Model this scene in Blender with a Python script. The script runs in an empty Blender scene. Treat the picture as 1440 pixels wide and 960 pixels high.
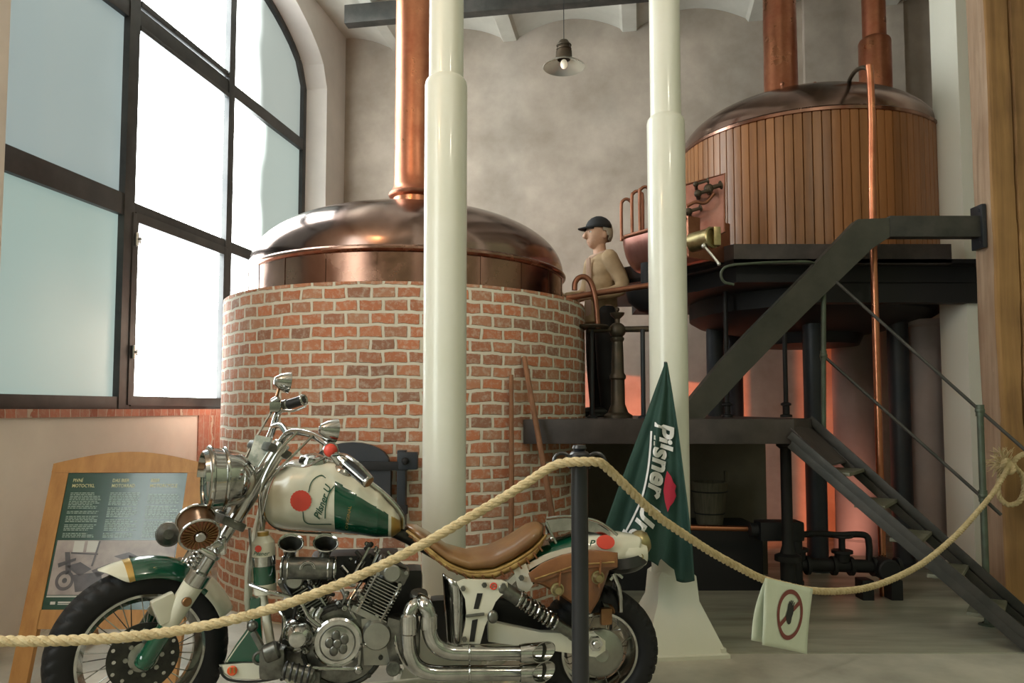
import bpy, bmesh, math, random
from mathutils import Vector, Matrix, noise
random.seed(7)
PI = math.pi
S = bpy.context.scene
COL = S.collection
V = Vector

# ------------------------------------------------------------------ camera
FPX, PITCH, H = 1060.0, math.radians(3.4), 1.3
PPX, PPY = 720.0, 512.0
cam_d = bpy.data.cameras.new('camera')
cam = bpy.data.objects.new('camera', cam_d)
COL.objects.link(cam)
cam.location = (0, 0, H)
cam.rotation_euler = (PI/2 + PITCH, 0, 0)
cam_d.sensor_width = 36
cam_d.lens = FPX/1440*36
cam_d.shift_y = (PPY-480)/1440
cam_d.clip_start = 0.05
S.camera = cam

def ray(u, v):
    xn, yn = (u-PPX)/FPX, (PPY-v)/FPX
    return V((xn, math.cos(PITCH) - math.sin(PITCH)*yn, math.sin(PITCH) + math.cos(PITCH)*yn))
def at(u, v, Y):
    "point of the place seen at photograph pixel (u, v) standing at distance Y"
    d = ray(u, v)
    return V((0, 0, H)) + d*(Y/d.y)
def atz(u, v, z):
    d = ray(u, v)
    return V((0, 0, H)) + d*((z-H)/d.z)
def at_line(u, v, p, q):
    "intersection of the view line with the vertical plane through plan points p, q"
    d = ray(u, v)
    ex, ey = q[0]-p[0], q[1]-p[1]
    t = (p[0]*ey - p[1]*ex)/(d.x*ey - d.y*ex)
    return V((0, 0, H)) + d*t

# ------------------------------------------------------------------ materials
MATS = {}
def mat(name, col, rough=0.5, metal=0.0, col2=None, nscale=5.0, bump=0.0, bscale=40.0, detail=6, emit=None, estr=0, coat=0.0,
        rough2=None, stretch=None, ramp=(0.35, 0.65), spec=None, alpha=None):
    m = bpy.data.materials.new(name); m.use_nodes = True
    nt = m.node_tree; N = nt.nodes; L = nt.links
    b = N['Principled BSDF']
    b.inputs['Base Color'].default_value = (*col, 1)
    b.inputs['Roughness'].default_value = rough
    b.inputs['Metallic'].default_value = metal
    if coat: b.inputs['Coat Weight'].default_value = coat; b.inputs['Coat Roughness'].default_value = 0.08
    if spec is not None: b.inputs['Specular IOR Level'].default_value = spec
    tc = N.new('ShaderNodeTexCoord'); mp = N.new('ShaderNodeMapping')
    L.new(tc.outputs['Object'], mp.inputs['Vector'])
    if stretch: mp.inputs['Scale'].default_value = stretch
    if col2 is not None or rough2 is not None:
        n = N.new('ShaderNodeTexNoise'); n.inputs['Scale'].default_value = nscale; n.inputs['Detail'].default_value = detail
        n.inputs['Roughness'].default_value = 0.6
        L.new(mp.outputs[0], n.inputs['Vector'])
        mr = N.new('ShaderNodeMapRange'); mr.inputs[1].default_value = ramp[0]; mr.inputs[2].default_value = ramp[1]
        L.new(n.outputs['Fac'], mr.inputs[0])
        if col2 is not None:
            mx = N.new('ShaderNodeMix'); mx.data_type = 'RGBA'
            mx.inputs[6].default_value = (*col, 1); mx.inputs[7].default_value = (*col2, 1)
            L.new(mr.outputs[0], mx.inputs[0]); L.new(mx.outputs[2], b.inputs['Base Color'])
        if rough2 is not None:
            m2 = N.new('ShaderNodeMapRange'); m2.inputs[3].default_value = rough; m2.inputs[4].default_value = rough2
            L.new(mr.outputs[0], m2.inputs[0]); L.new(m2.outputs[0], b.inputs['Roughness'])
    if bump:
        n2 = N.new('ShaderNodeTexNoise'); n2.inputs['Scale'].default_value = bscale; n2.inputs['Detail'].default_value = 4
        L.new(mp.outputs[0], n2.inputs['Vector'])
        bp = N.new('ShaderNodeBump'); bp.inputs['Strength'].default_value = bump; bp.inputs['Distance'].default_value = 0.01
        L.new(n2.outputs['Fac'], bp.inputs['Height']); L.new(bp.outputs[0], b.inputs['Normal'])
    if emit:
        b.inputs['Emission Color'].default_value = (*emit, 1); b.inputs['Emission Strength'].default_value = estr
    MATS[name] = m
    return m

def brick_mat(name, c1, c2, mortar, bw, rh, ms, uv=True, loc=(0, 0, 0)):
    m = bpy.data.materials.new(name); m.use_nodes = True
    nt = m.node_tree; N = nt.nodes; L = nt.links; b = N['Principled BSDF']
    tc = N.new('ShaderNodeTexCoord'); mp = N.new('ShaderNodeMapping'); mp.inputs['Location'].default_value = loc
    L.new(tc.outputs['UV' if uv else 'Object'], mp.inputs[0])
    wn = N.new('ShaderNodeTexNoise'); wn.inputs['Scale'].default_value = 9; wn.inputs['Detail'].default_value = 3
    L.new(mp.outputs[0], wn.inputs['Vector'])
    sb = N.new('ShaderNodeVectorMath'); sb.operation = 'SUBTRACT'; sb.inputs[1].default_value = (.5, .5, .5)
    L.new(wn.outputs['Color'], sb.inputs[0])
    sc = N.new('ShaderNodeVectorMath'); sc.operation = 'SCALE'; sc.inputs['Scale'].default_value = 0.03
    L.new(sb.outputs[0], sc.inputs[0])
    ad = N.new('ShaderNodeVectorMath'); L.new(mp.outputs[0], ad.inputs[0]); L.new(sc.outputs[0], ad.inputs[1])
    bt = N.new('ShaderNodeTexBrick')
    L.new(ad.outputs[0], bt.inputs['Vector'])
    bt.inputs['Scale'].default_value = 1; bt.inputs['Brick Width'].default_value = bw; bt.inputs['Row Height'].default_value = rh
    bt.inputs['Mortar Size'].default_value = ms; bt.inputs['Mortar Smooth'].default_value = 0.35; bt.inputs['Bias'].default_value = 0
    bt.offset = 0.5
    bt.inputs['Color1'].default_value = (0, 0, 0, 1); bt.inputs['Color2'].default_value = (1, 1, 1, 1); bt.inputs['Mortar'].default_value = (.5, .5, .5, 1)
    cr = N.new('ShaderNodeValToRGB')
    e = cr.color_ramp.elements
    cols = [(0.0, c2), (0.3, c1), (0.55, tuple(a*1.15 for a in c1)), (0.8, (c1[0]*1.0, c1[1]*1.35, c1[2]*1.6)), (1.0, (c2[0]*1.3, c2[1]*1.2, c2[2]*1.1))]
    e[0].position, e[0].color = 0, (*cols[0][1], 1); e[1].position, e[1].color = 1, (*cols[-1][1], 1)
    for p, c in cols[1:-1]:
        q = e.new(p); q.color = (*c, 1)
    L.new(bt.outputs['Color'], cr.inputs[0])
    n = N.new('ShaderNodeTexNoise'); n.inputs['Scale'].default_value = 28; n.inputs['Detail'].default_value = 8; n.inputs['Roughness'].default_value = .7
    L.new(mp.outputs[0], n.inputs['Vector'])
    mr = N.new('ShaderNodeMapRange'); mr.inputs[1].default_value = .48; mr.inputs[2].default_value = .72; mr.inputs[4].default_value = .75
    L.new(n.outputs['Fac'], mr.inputs[0])
    mx = N.new('ShaderNodeMix'); mx.data_type = 'RGBA'; L.new(mr.outputs[0], mx.inputs[0]); L.new(cr.outputs[0], mx.inputs[6]); mx.inputs[7].default_value = (*[a*.9 for a in mortar], 1)
    mm = N.new('ShaderNodeMix'); mm.data_type = 'RGBA'; L.new(bt.outputs['Fac'], mm.inputs[0]); L.new(mx.outputs[2], mm.inputs[6]); mm.inputs[7].default_value = (*mortar, 1)
    L.new(mm.outputs[2], b.inputs['Base Color']); b.inputs['Roughness'].default_value = .85
    h = N.new('ShaderNodeMath'); h.operation = 'MULTIPLY_ADD'; h.inputs[1].default_value = .35
    iv = N.new('ShaderNodeMath'); iv.operation = 'SUBTRACT'; iv.inputs[0].default_value = 1; L.new(bt.outputs['Fac'], iv.inputs[1])
    L.new(n.outputs['Fac'], h.inputs[0]); L.new(iv.outputs[0], h.inputs[2])
    bp = N.new('ShaderNodeBump'); bp.inputs['Strength'].default_value = .8; bp.inputs['Distance'].default_value = .008
    L.new(h.outputs[0], bp.inputs['Height']); L.new(bp.outputs[0], b.inputs['Normal'])
    MATS[name] = m
    return m

def wood_mat(name, c1, c2, axis='Z', scale=3.0, rough=.6, bump=.3, stave=None):
    "long grain along one object axis; stave > 0 gives each stave (by UV) its own tone"
    m = bpy.data.materials.new(name); m.use_nodes = True
    nt = m.node_tree; N = nt.nodes; L = nt.links; b = N['Principled BSDF']
    tc = N.new('ShaderNodeTexCoord'); mp = N.new('ShaderNodeMapping')
    k = {'X': (.06, 1, 1), 'Y': (1, .06, 1), 'Z': (1, 1, .06)}[axis]
    mp.inputs['Scale'].default_value = k
    L.new(tc.outputs['Object'], mp.inputs[0])
    n = N.new('ShaderNodeTexNoise'); n.inputs['Scale'].default_value = scale*10; n.inputs['Detail'].default_value = 8; n.inputs['Roughness'].default_value = .65; n.inputs['Distortion'].default_value = .6
    L.new(mp.outputs[0], n.inputs['Vector'])
    n2 = N.new('ShaderNodeTexNoise'); n2.inputs['Scale'].default_value = 2.2; n2.inputs['Detail'].default_value = 3
    L.new(tc.outputs['Object'], n2.inputs['Vector'])
    s = N.new('ShaderNodeMath'); s.operation = 'MULTIPLY_ADD'; s.inputs[1].default_value = .5; L.new(n2.outputs['Fac'], s.inputs[0]); 
    m5 = N.new('ShaderNodeMath'); m5.operation = 'MULTIPLY'; m5.inputs[1].default_value = .6; L.new(n.outputs['Fac'], m5.inputs[0]); L.new(m5.outputs[0], s.inputs[2])
    src = s.outputs[0]
    if stave:
        sx = N.new('ShaderNodeSeparateXYZ'); L.new(tc.outputs['UV'], sx.inputs[0])
        dv = N.new('ShaderNodeMath'); dv.operation = 'DIVIDE'; dv.inputs[1].default_value = stave; L.new(sx.outputs[0], dv.inputs[0])
        fl = N.new('ShaderNodeMath'); fl.operation = 'FLOOR'; L.new(dv.outputs[0], fl.inputs[0])
        wn = N.new('ShaderNodeTexWhiteNoise'); wn.noise_dimensions = '1D'; L.new(fl.outputs[0], wn.inputs['W'])
        a = N.new('ShaderNodeMath'); a.operation = 'MULTIPLY_ADD'; a.inputs[1].default_value = .28; L.new(wn.outputs['Value'], a.inputs[0]); L.new(src, a.inputs[2]); src = a.outputs[0]
    mr = N.new('ShaderNodeMapRange'); mr.inputs[1].default_value = .38; mr.inputs[2].default_value = .78 if stave else .68; L.new(src, mr.inputs[0])
    mx = N.new('ShaderNodeMix'); mx.data_type = 'RGBA'; mx.inputs[6].default_value = (*c1, 1); mx.inputs[7].default_value = (*c2, 1)
    L.new(mr.outputs[0], mx.inputs[0]); L.new(mx.outputs[2], b.inputs['Base Color']); b.inputs['Roughness'].default_value = rough
    bp = N.new('ShaderNodeBump'); bp.inputs['Strength'].default_value = bump; bp.inputs['Distance'].default_value = .004
    L.new(n.outputs['Fac'], bp.inputs['Height']); L.new(bp.outputs[0], b.inputs['Normal'])
    MATS[name] = m
    return m

# ------------------------------------------------------------------ mesh builder
def frame(axis, up=V((0, 0, 1))):
    "3x3 whose Z is axis"
    z = V(axis).normalized()
    if abs(z.dot(up)) > .98: up = V((1, 0, 0))
    x = up.cross(z).normalized(); y = z.cross(x)
    return Matrix((x, y, z)).transposed()

def smooth_path(pts, n=8):
    pts = [V(p) for p in pts]
    if len(pts) < 3: return pts
    P = [pts[0]*2-pts[1]] + pts + [pts[-1]*2-pts[-2]]
    out = []
    for i in range(1, len(P)-2):
        a, b, c, d = P[i-1:i+3]
        for k in range(n):
            t = k/n
            out.append(.5*((2*b) + (c-a)*t + (2*a-5*b+4*c-d)*t*t + (3*b-a-3*c+d)*t**3))
    out.append(pts[-1])
    return out

class MB:
    def __init__(s): s.v, s.f, s.uv, s.mi, s.cur = [], [], {}, [], 0
    def add(s, verts, faces, uvs=None):
        o = len(s.v); s.v += [V(p) for p in verts]
        for k, f in enumerate(faces):
            if uvs: s.uv[len(s.f)] = uvs[k]
            s.f.append([i+o for i in f]); s.mi.append(s.cur)
        return s
    def box(s, c, size, rot=None, bev=0.0):
        c = V(c); hx, hy, hz = [a/2 for a in size]
        R = rot or Matrix.Identity(3)
        if bev <= 0:
            vs = [c + R@V((x*hx, y*hy, z*hz)) for x in (-1, 1) for y in (-1, 1) for z in (-1, 1)]
            return s.add(vs, [(0, 1, 3, 2), (4, 6, 7, 5), (0, 4, 5, 1), (2, 3, 7, 6), (0, 2, 6, 4), (1, 5, 7, 3)])
        bm = bmesh.new()
        r = bmesh.ops.create_cube(bm, size=1)
        for v in bm.verts: v.co = V((v.co.x*hx*2, v.co.y*hy*2, v.co.z*hz*2))
        bmesh.ops.bevel(bm, geom=bm.edges[:], offset=min(bev, hx*.9, hy*.9, hz*.9), segments=2, profile=.7, affect='EDGES')
        bm.verts.index_update()
        vs = [c + R@v.co for v in bm.verts]; fs = [[v.index for v in f.verts] for f in bm.faces]
        bm.free()
        return s.add(vs, fs)
    def bar(s, a, b, w, h, up=V((0, 0, 1)), bev=0.0):
        a, b = V(a), V(b); R = frame(b-a, up)
        return s.box((a+b)/2, (w, h, (b-a).length), R, bev)
    def tube(s, pts, r, n=12, smooth=0, cap=True, ell=None):
        pts = smooth_path(pts, smooth) if smooth else [V(p) for p in pts]
        m = len(pts)
        rr = [r]*m if not isinstance(r, (list, tuple)) else [r[min(int(i/(m-1)*(len(r)-1)), len(r)-2)]*(1-(i/(m-1)*(len(r)-1)-min(int(i/(m-1)*(len(r)-1)), len(r)-2))) + r[min(int(i/(m-1)*(len(r)-1)), len(r)-2)+1]*(i/(m-1)*(len(r)-1)-min(int(i/(m-1)*(len(r)-1)), len(r)-2)) for i in range(m)]
        T = [(pts[min(i+1, m-1)]-pts[max(i-1, 0)]).normalized() for i in range(m)]
        R = frame(T[0]); x = R.col[0].copy()
        vs, fs = [], []
        for i in range(m):
            x = (x - T[i]*x.dot(T[i])).normalized(); y = T[i].cross(x)
            for k in range(n):
                a = 2*PI*k/n
                vs.append(pts[i] + x*(math.cos(a)*rr[i]*(ell or 1)) + y*(math.sin(a)*rr[i]))
        for i in range(m-1):
            for k in range(n):
                k2 = (k+1) % n
                fs.append((i*n+k, i*n+k2, (i+1)*n+k2, (i+1)*n+k))
        if cap: fs += [tuple(range(n))[::-1], tuple((m-1)*n+k for k in range(n))]
        return s.add(vs, fs)
    def lathe(s, prof, c=(0, 0, 0), axis=(0, 0, 1), n=32, a0=0, a1=2*PI, uvr=None, close=False):
        "prof: list of (r, h) along the axis"
        R = frame(axis) if tuple(axis) != (0, 0, 1) else Matrix.Identity(3)
        c = V(c); full = abs(a1-a0-2*PI) < 1e-6
        cols = n if full else n+1
        vs, fs, uv = [], [], []
        for (r, h) in prof:
            for k in range(cols):
                a = a0+(a1-a0)*k/n
                vs.append(c + R@V((math.cos(a)*r, math.sin(a)*r, h)))
        for i in range(len(prof)-1):
            if prof[i] == prof[i+1]: continue
            for k in range(n):
                k2 = (k+1) % cols
                f = (i*cols+k, i*cols+k2, (i+1)*cols+k2, (i+1)*cols+k)
                fs.append(f)
                R0 = uvr or max(prof[i][0], prof[i+1][0])
                ua, ub = (a0+(a1-a0)*k/n)*R0, (a0+(a1-a0)*(k+1)/n)*R0
                uv.append([(ua, prof[i][1]), (ub, prof[i][1]), (ub, prof[i+1][1]), (ua, prof[i+1][1])])
        return s.add(vs, fs, uv)
    def cyl(s, a, b, r, r2=None, n=20, bev=0.0):
        a, b = V(a), V(b); L = (b-a).length; r2 = r if r2 is None else r2
        if bev: p = [(0, 0), (r-bev, 0), (r, bev), (r2, L-bev), (r2-bev, L), (0, L)]
        else: p = [(0, 0), (r, 0), (r, 0.0), (r2, L), (r2, L), (0, L)]
        return s.lathe(p, a, b-a, n)
    def sphere(s, c, r, n=20, sc=(1, 1, 1), rot=None):
        prof = [(math.sin(PI*i/(n//2)), -math.cos(PI*i/(n//2))) for i in range(n//2+1)]
        R = rot or Matrix.Identity(3); t = MB().lathe(prof, n=n)
        for v in t.v: v[:] = V(c)+R@V((v.x*r*sc[0], v.y*r*sc[1], v.z*r*sc[2]))
        return s.add(t.v, t.f)
    def torus(s, c, R0, r, axis=(0, 0, 1), n=48, m=12, a0=0, a1=2*PI, sq=1.0):
        R = frame(axis); c = V(c); full = abs(a1-a0-2*PI) < 1e-6; cols = n if full else n+1
        vs, fs = [], []
        for k in range(cols):
            a = a0+(a1-a0)*k/n
            for j in range(m):
                b = 2*PI*j/m
                vs.append(c+R@V((math.cos(a)*(R0+math.cos(b)*r), math.sin(a)*(R0+math.cos(b)*r), math.sin(b)*r*sq)))
        for k in range(n):
            for j in range(m):
                fs.append((k*m+j, ((k+1) % cols)*m+j, ((k+1) % cols)*m+(j+1) % m, k*m+(j+1) % m))
        if not full: fs += [tuple(range(m))[::-1], tuple(n*m+j for j in range(m))]
        return s.add(vs, fs)
    def prism(s, poly, d, holes=None):
        "poly: 3D points of a flat outline; d: thickness vector"
        poly = [V(p) for p in poly]; d = V(d); n = len(poly)
        vs = poly + [p+d for p in poly]
        fs = [tuple(range(n)), tuple(range(2*n-1, n-1, -1))] + [(i, i+n, (i+1) % n+n, (i+1) % n) for i in range(n)]
        return s.add(vs, fs)
    def grid(s, fn, nu, nv, closed_u=False):
        vs = [fn(i/nu, j/nv) for i in range(nu+(0 if closed_u else 1)) for j in range(nv+1)]
        fs = []
        w = nv+1; nn = nu if closed_u else nu+1
        for i in range(nu):
            for j in range(nv):
                fs.append((i*w+j, ((i+1) % nn)*w+j, ((i+1) % nn)*w+j+1, i*w+j+1))
        return s.add(vs, fs)
    def loft(s, rings, cap=True):
        n = len(rings[0]); vs = [p for r in rings for p in r]; fs = []
        for i in range(len(rings)-1):
            for k in range(n):
                fs.append((i*n+k, i*n+(k+1) % n, (i+1)*n+(k+1) % n, (i+1)*n+k))
        if cap: fs += [tuple(range(n))[::-1], tuple((len(rings)-1)*n+k for k in range(n))]
        return s.add(vs, fs)

ROOTM = {}
def _root(o):
    while o.parent: o = o.parent
    return o
def tag(o, label=None, cat=None, group=None, kind=None):
    if label: o['label'] = label
    if cat: o['category'] = cat
    if group: o['group'] = group
    if kind: o['kind'] = kind
    return o
def thing(name, label, cat, loc=(0, 0, 0), group=None, local=None, kind=None):
    o = bpy.data.objects.new(name, None); COL.objects.link(o); o.empty_display_size = .1
    if local is not None: o.matrix_world = local; ROOTM[o.name] = None
    else: o.location = loc; ROOTM[o.name] = V(loc)
    return tag(o, label, cat, group, kind)
def obj(name, mb, m, parent=None, label=None, angle=35, flat=False):
    vs = [V(p) for p in mb.v]
    me = bpy.data.meshes.new(name)
    o = bpy.data.objects.new(name, me); COL.objects.link(o)
    if parent is None:
        lo = [min(p[i] for p in vs) for i in range(3)]; hi = [max(p[i] for p in vs) for i in range(3)]
        org = V(((lo[0]+hi[0])/2, (lo[1]+hi[1])/2, lo[2])); o.location = org; ROOTM[o.name] = org
        vs = [p-org for p in vs]
    else:
        org = ROOTM[_root(parent).name]; o.parent = parent
        if org is not None: vs = [p-org for p in vs]
    me.from_pydata([tuple(p) for p in vs], [], mb.f)
    if mb.uv:
        ul = me.uv_layers.new(name='UVMap')
        for pi, poly in enumerate(me.polygons):
            if pi in mb.uv:
                for li, c in zip(poly.loop_indices, mb.uv[pi]): ul.data[li].uv = c
    bm = bmesh.new(); bm.from_mesh(me)
    bmesh.ops.remove_doubles(bm, verts=bm.verts, dist=1e-6)
    bmesh.ops.dissolve_degenerate(bm, dist=1e-7, edges=bm.edges)
    bmesh.ops.recalc_face_normals(bm, faces=bm.faces)
    bm.to_mesh(me); bm.free()
    for mm in (m if isinstance(m, (list, tuple)) else [m]): me.materials.append(MATS[mm] if isinstance(mm, str) else mm)
    if not isinstance(m, (list, tuple)):
        pass
    if not flat:
        for p in me.polygons: p.use_smooth = True
        try: me.set_sharp_from_angle(angle=math.radians(angle))
        except Exception: pass
    if label: o['label'] = label
    return o
def set_mi(o, fn):
    "material index by face centre in mesh coordinates"
    for p in o.data.polygons: p.material_index = fn(p.center)

def text_faces(txt, size=1.0, shear=0.0, bold=0.0, res=4, spacing=1.0):
    c = bpy.data.curves.new('lettering', 'FONT'); c.body = txt; c.size = size; c.shear = shear; c.offset = bold
    c.resolution_u = res; c.space_character = spacing
    o = bpy.data.objects.new('lettering', c); COL.objects.link(o)
    bpy.context.view_layer.update()
    dg = bpy.context.evaluated_depsgraph_get()
    me = bpy.data.meshes.new_from_object(o.evaluated_get(dg))
    bm = bmesh.new(); bm.from_mesh(me)
    bmesh.ops.triangulate(bm, faces=bm.faces)
    bmesh.ops.subdivide_edges(bm, edges=[e for e in bm.edges if e.calc_length() > size*.3], cuts=1)
    bm.verts.index_update()
    vs = [(v.co.x, v.co.y) for v in bm.verts]; fs = [[v.index for v in f.verts] for f in bm.faces]
    bm.free(); bpy.data.meshes.remove(me); bpy.data.objects.remove(o); bpy.data.curves.remove(c)
    return vs, fs

# ------------------------------------------------------------------ palette
mat('plaster_back', (.29, .24, .195), .9, col2=(.48, .41, .345), nscale=1.7, bump=.3, bscale=9, detail=9, ramp=(.3, .7))
mat('plaster_white', (.76, .70, .66), .9, col2=(.64, .59, .56), nscale=1.2, bump=.06, bscale=20)
mat('plaster_ceiling', (.60, .58, .52), .9, col2=(.5, .48, .42), nscale=2, bump=.1, bscale=12)
mat('slab_dark', (.38, .38, .31), .3, col2=(.17, .17, .13), nscale=1.3, bump=.08, bscale=10, detail=10, rough2=.6, stretch=(.5, 3, 1), ramp=(.35, .7))
mat('concrete', (.50, .48, .41), .6, col2=(.26, .25, .21), nscale=1.6, bump=.12, bscale=18, detail=10, rough2=.85, ramp=(.35, .7))
mat('window_steel', (.028, .03, .033), .45, metal=.2, col2=(.06, .06, .06), nscale=3)
mat('column_paint', (.73, .73, .66), .38, col2=(.66, .67, .57), nscale=1.5, coat=.25)
mat('pillar_paint', (.74, .73, .64), .7)
mat('dark_steel', (.028, .030, .027), .5, metal=.3, col2=(.06, .055, .05), nscale=6, bump=.15, bscale=25)
mat('purple_steel', (.05, .041, .042), .5, metal=.25, col2=(.085, .07, .068), nscale=5, bump=.15, bscale=25)
mat('stringer_steel', (.035, .036, .028), .55, metal=.2, col2=(.062, .06, .048), nscale=4, bump=.2, bscale=25)
mat('soot_steel', (.012, .012, .014), .6, metal=.2)
mat('blue_steel', (.025, .032, .042), .45, metal=.3, col2=(.04, .04, .045), nscale=4)
mat('rail_green', (.09, .12, .085), .5, metal=.3, col2=(.07, .08, .06), nscale=12)
mat('copper_dome', (.17, .115, .10), .13, metal=1.0, col2=(.30, .20, .165), nscale=1.8, rough2=.26, bump=.015, bscale=3)
mat('copper_band', (.23, .12, .09), .16, metal=1.0, col2=(.32, .18, .13), nscale=4, rough2=.3)
mat('copper_pipe', (.58, .25, .14), .25, metal=1.0, col2=(.42, .15, .085), nscale=5, rough2=.42)
mat('copper_dull', (.36, .16, .10), .42, metal=.9, col2=(.24, .10, .06), nscale=6)
mat('copper_pink', (.48, .25, .21), .35, metal=.8, col2=(.36, .15, .12), nscale=5)
mat('brass', (.45, .38, .2), .35, metal=.9, col2=(.25, .2, .1), nscale=10)
mat('bronze', (.10, .07, .045), .5, metal=.6, col2=(.06, .05, .035), nscale=9)
mat('rope', (.62, .50, .30), .9, col2=(.48, .37, .2), nscale=30, bump=.5, bscale=160)
mat('black_gloss', (.012, .013, .016), .35, coat=.2)
mat('board_wood', (.50, .25, .07), .5, col2=(.38, .17, .045), nscale=3, stretch=(6, 6, 1), bump=.1)
mat('paper', (.72, .76, .64), .85, col2=(.64, .69, .56), nscale=6)
mat('brown_red', (.22, .06, .05), .8)
mat('ink', (.03, .03, .03), .8)
mat('flag_green', (.012, .045, .035), .75, col2=(.018, .06, .045), nscale=8, bump=.2, bscale=200)
mat('flag_white', (.75, .75, .75), .8)
mat('flag_red', (.45, .02, .05), .7)
brick_mat('drum_brick', (.47, .17, .085), (.30, .15, .10), (.68, .63, .53), .152, .0785, .0115)
brick_mat('sill_brick', (.42, .16, .11), (.30, .11, .08), (.5, .4, .34), .24, .08, .004, uv=False)
wood_mat('staves', (.15, .058, .018), (.30, .125, .042), 'Z', 3, rough=.38, bump=.12, stave=.07)
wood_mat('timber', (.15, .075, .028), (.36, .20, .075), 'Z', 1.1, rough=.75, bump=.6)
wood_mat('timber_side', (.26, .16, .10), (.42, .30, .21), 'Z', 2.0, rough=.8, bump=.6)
wood_mat('rust_wood', (.14, .06, .03), (.30, .14, .07), 'Z', 4, rough=.8)
wood_mat('bucket_wood', (.05, .045, .03), (.14, .12, .08), 'Z', 4, rough=.8)
mat('shade_brown', (.15, .13, .10), .85, col2=(.10, .085, .065), nscale=2)  # dark brown carrying the shade under the low platform in its colour
mat('plaster_pink', (.34, .27, .25), .75, col2=(.26, .21, .20), nscale=2)

# ------------------------------------------------------------------ the room
WD = V((.1672, .986, 0)).normalized(); WN = V((WD.y, -WD.x, 0))      # along the window wall, and into the room
def wall_pt(Y, z, off=0.0):
    return V((.17*Y-3.802, Y, z)) + WN*off
FACE = .28
def wpix(u, v, off=0.0):
    return at_line(u, v, wall_pt(0, 0, off), wall_pt(5, 0, off))

fs0 = MB().box((1.9, 6.45, .002), (4.2, 4.7, .008)); o = obj('trim_4', fs0, 'slab_dark'); tag(o, kind='structure')
fl = MB().box((1.5, 3, -.05), (19, 24, .1)); o = obj('floor', fl, 'concrete'); tag(o, kind='structure')

corner = wall_pt(8.92, 0, FACE)
BD = V((WD.y, -WD.x, 0))                                              # along the back wall to the right
def bw_pt(t, z, off=0.0): return V((corner.x, corner.y, 0)) + BD*t - WD*off + V((0, 0, z))
bk = MB().box(bw_pt(3.6, 3.2, -.15), (9.0, .3, 6.5), Matrix.Rotation(math.atan2(BD.y, BD.x), 3, 'Z'))
o = obj('wall_back', bk, 'plaster_back'); tag(o, kind='structure')
pl = MB().box(bw_pt(5.75, 3.2, .05), (1.0, .1, 6.4), Matrix.Rotation(math.atan2(BD.y, BD.x), 3, 'Z'))
o = obj('trim_3', pl, 'plaster_back'); tag(o, kind='structure')

wr = MB().box((4.62, 7.2, 3.1), (.2, 4.6, 6.2)); o = obj('wall_right_blocker', wr, 'plaster_back'); tag(o, kind='structure')  # unseen wall added to keep world light out at the right
# window wall with an arched opening (s runs along WD measured by Y)
Y0, Y1, ZS, ZA, RISE = 4.16, 8.40, 1.30, 4.93, .75
def arch_z(Y):
    c, h = (Y0+Y1)/2, (Y1-Y0)/2
    return ZA + RISE*math.sqrt(max(0, 1-((Y-c)/h)**2))
def wall_slab(mb, ya, yb, za_fn, zb_fn, n, off0, off1):
    for i in range(n):
        a, b = ya+(yb-ya)*i/n, ya+(yb-ya)*(i+1)/n
        q = [wall_pt(a, za_fn(a), off0), wall_pt(b, za_fn(b), off0), wall_pt(b, zb_fn(b), off0), wall_pt(a, zb_fn(a), off0)]
        mb.prism(q, WN*(off1-off0))
wl = MB()
wall_slab(wl, -6, Y0, lambda y: 0, lambda y: 6.4, 1, -.1, FACE)
wall_slab(wl, Y1, 9.6, lambda y: 0, lambda y: 6.4, 1, -.1, FACE)
wall_slab(wl, Y0, Y1, lambda y: 0, lambda y: ZS-.03, 1, -.1, FACE)
wall_slab(wl, Y0, Y1, arch_z, lambda y: 6.4, 40, -.1, FACE)
o = obj('wall_left', wl, 'plaster_white'); tag(o, kind='structure')
sl = MB(); wall_slab(sl, Y0, 6.6, lambda y: ZS-.05, lambda y: ZS, 1, -.05, FACE+.015)
o = obj('trim_1', sl, 'sill_brick'); tag(o, kind='structure')
qn = MB()
wall_slab(qn, 6.05, 6.5, lambda y: .75, lambda y: ZS-.05, 1, FACE, FACE+.012)
o = obj('trim_2', qn, 'sill_brick'); tag(o, kind='structure')

# window: steel frame, mullions and frosted panes
M1, M2, T1, T2 = 5.50, 6.84, 2.79, 4.27
win = thing('window_1', None, None, wall_pt(6.4, ZS, 0), kind='structure')
fr = MB()
def wbar(mb, ya, za, yb, zb, w, d=.07, off=0.0):
    a, b = wall_pt(ya, za, off), wall_pt(yb, zb, off)
    mb.bar(a, b, d, w, WN.cross(b-a) if False else WN, bev=.006) if False else mb.box((a+b)/2, (d, w, (b-a).length), Matrix((WN, (b-a).normalized().cross(WN), (b-a).normalized())).transposed(), .005)
wbar(fr, Y0, ZS+.045, Y1, ZS+.045, .09)
wbar(fr, Y1-.035, ZS, Y1-.035, ZA+.02, .08); wbar(fr, Y0+.04, ZS, Y0+.04, ZA, .09)
wbar(fr, M1, ZS, M1, arch_z(M1), .115, .09); wbar(fr, M2, ZS, M2, arch_z(M2), .10, .09)
wbar(fr, Y0, T1+.01, M1, T1+.01, .16); wbar(fr, M1, T1, Y1, T1, .105); wbar(fr, Y0, T2, Y1, T2, .12)
for i in range(24):
    a, b = Y0+(Y1-Y0)*i/24, Y0+(Y1-Y0)*(i+1)/24
    wbar(fr, a, arch_z(a)-.03, b, arch_z(b)-.03, .08)
obj('window_frame', fr, 'window_steel', win)
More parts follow.
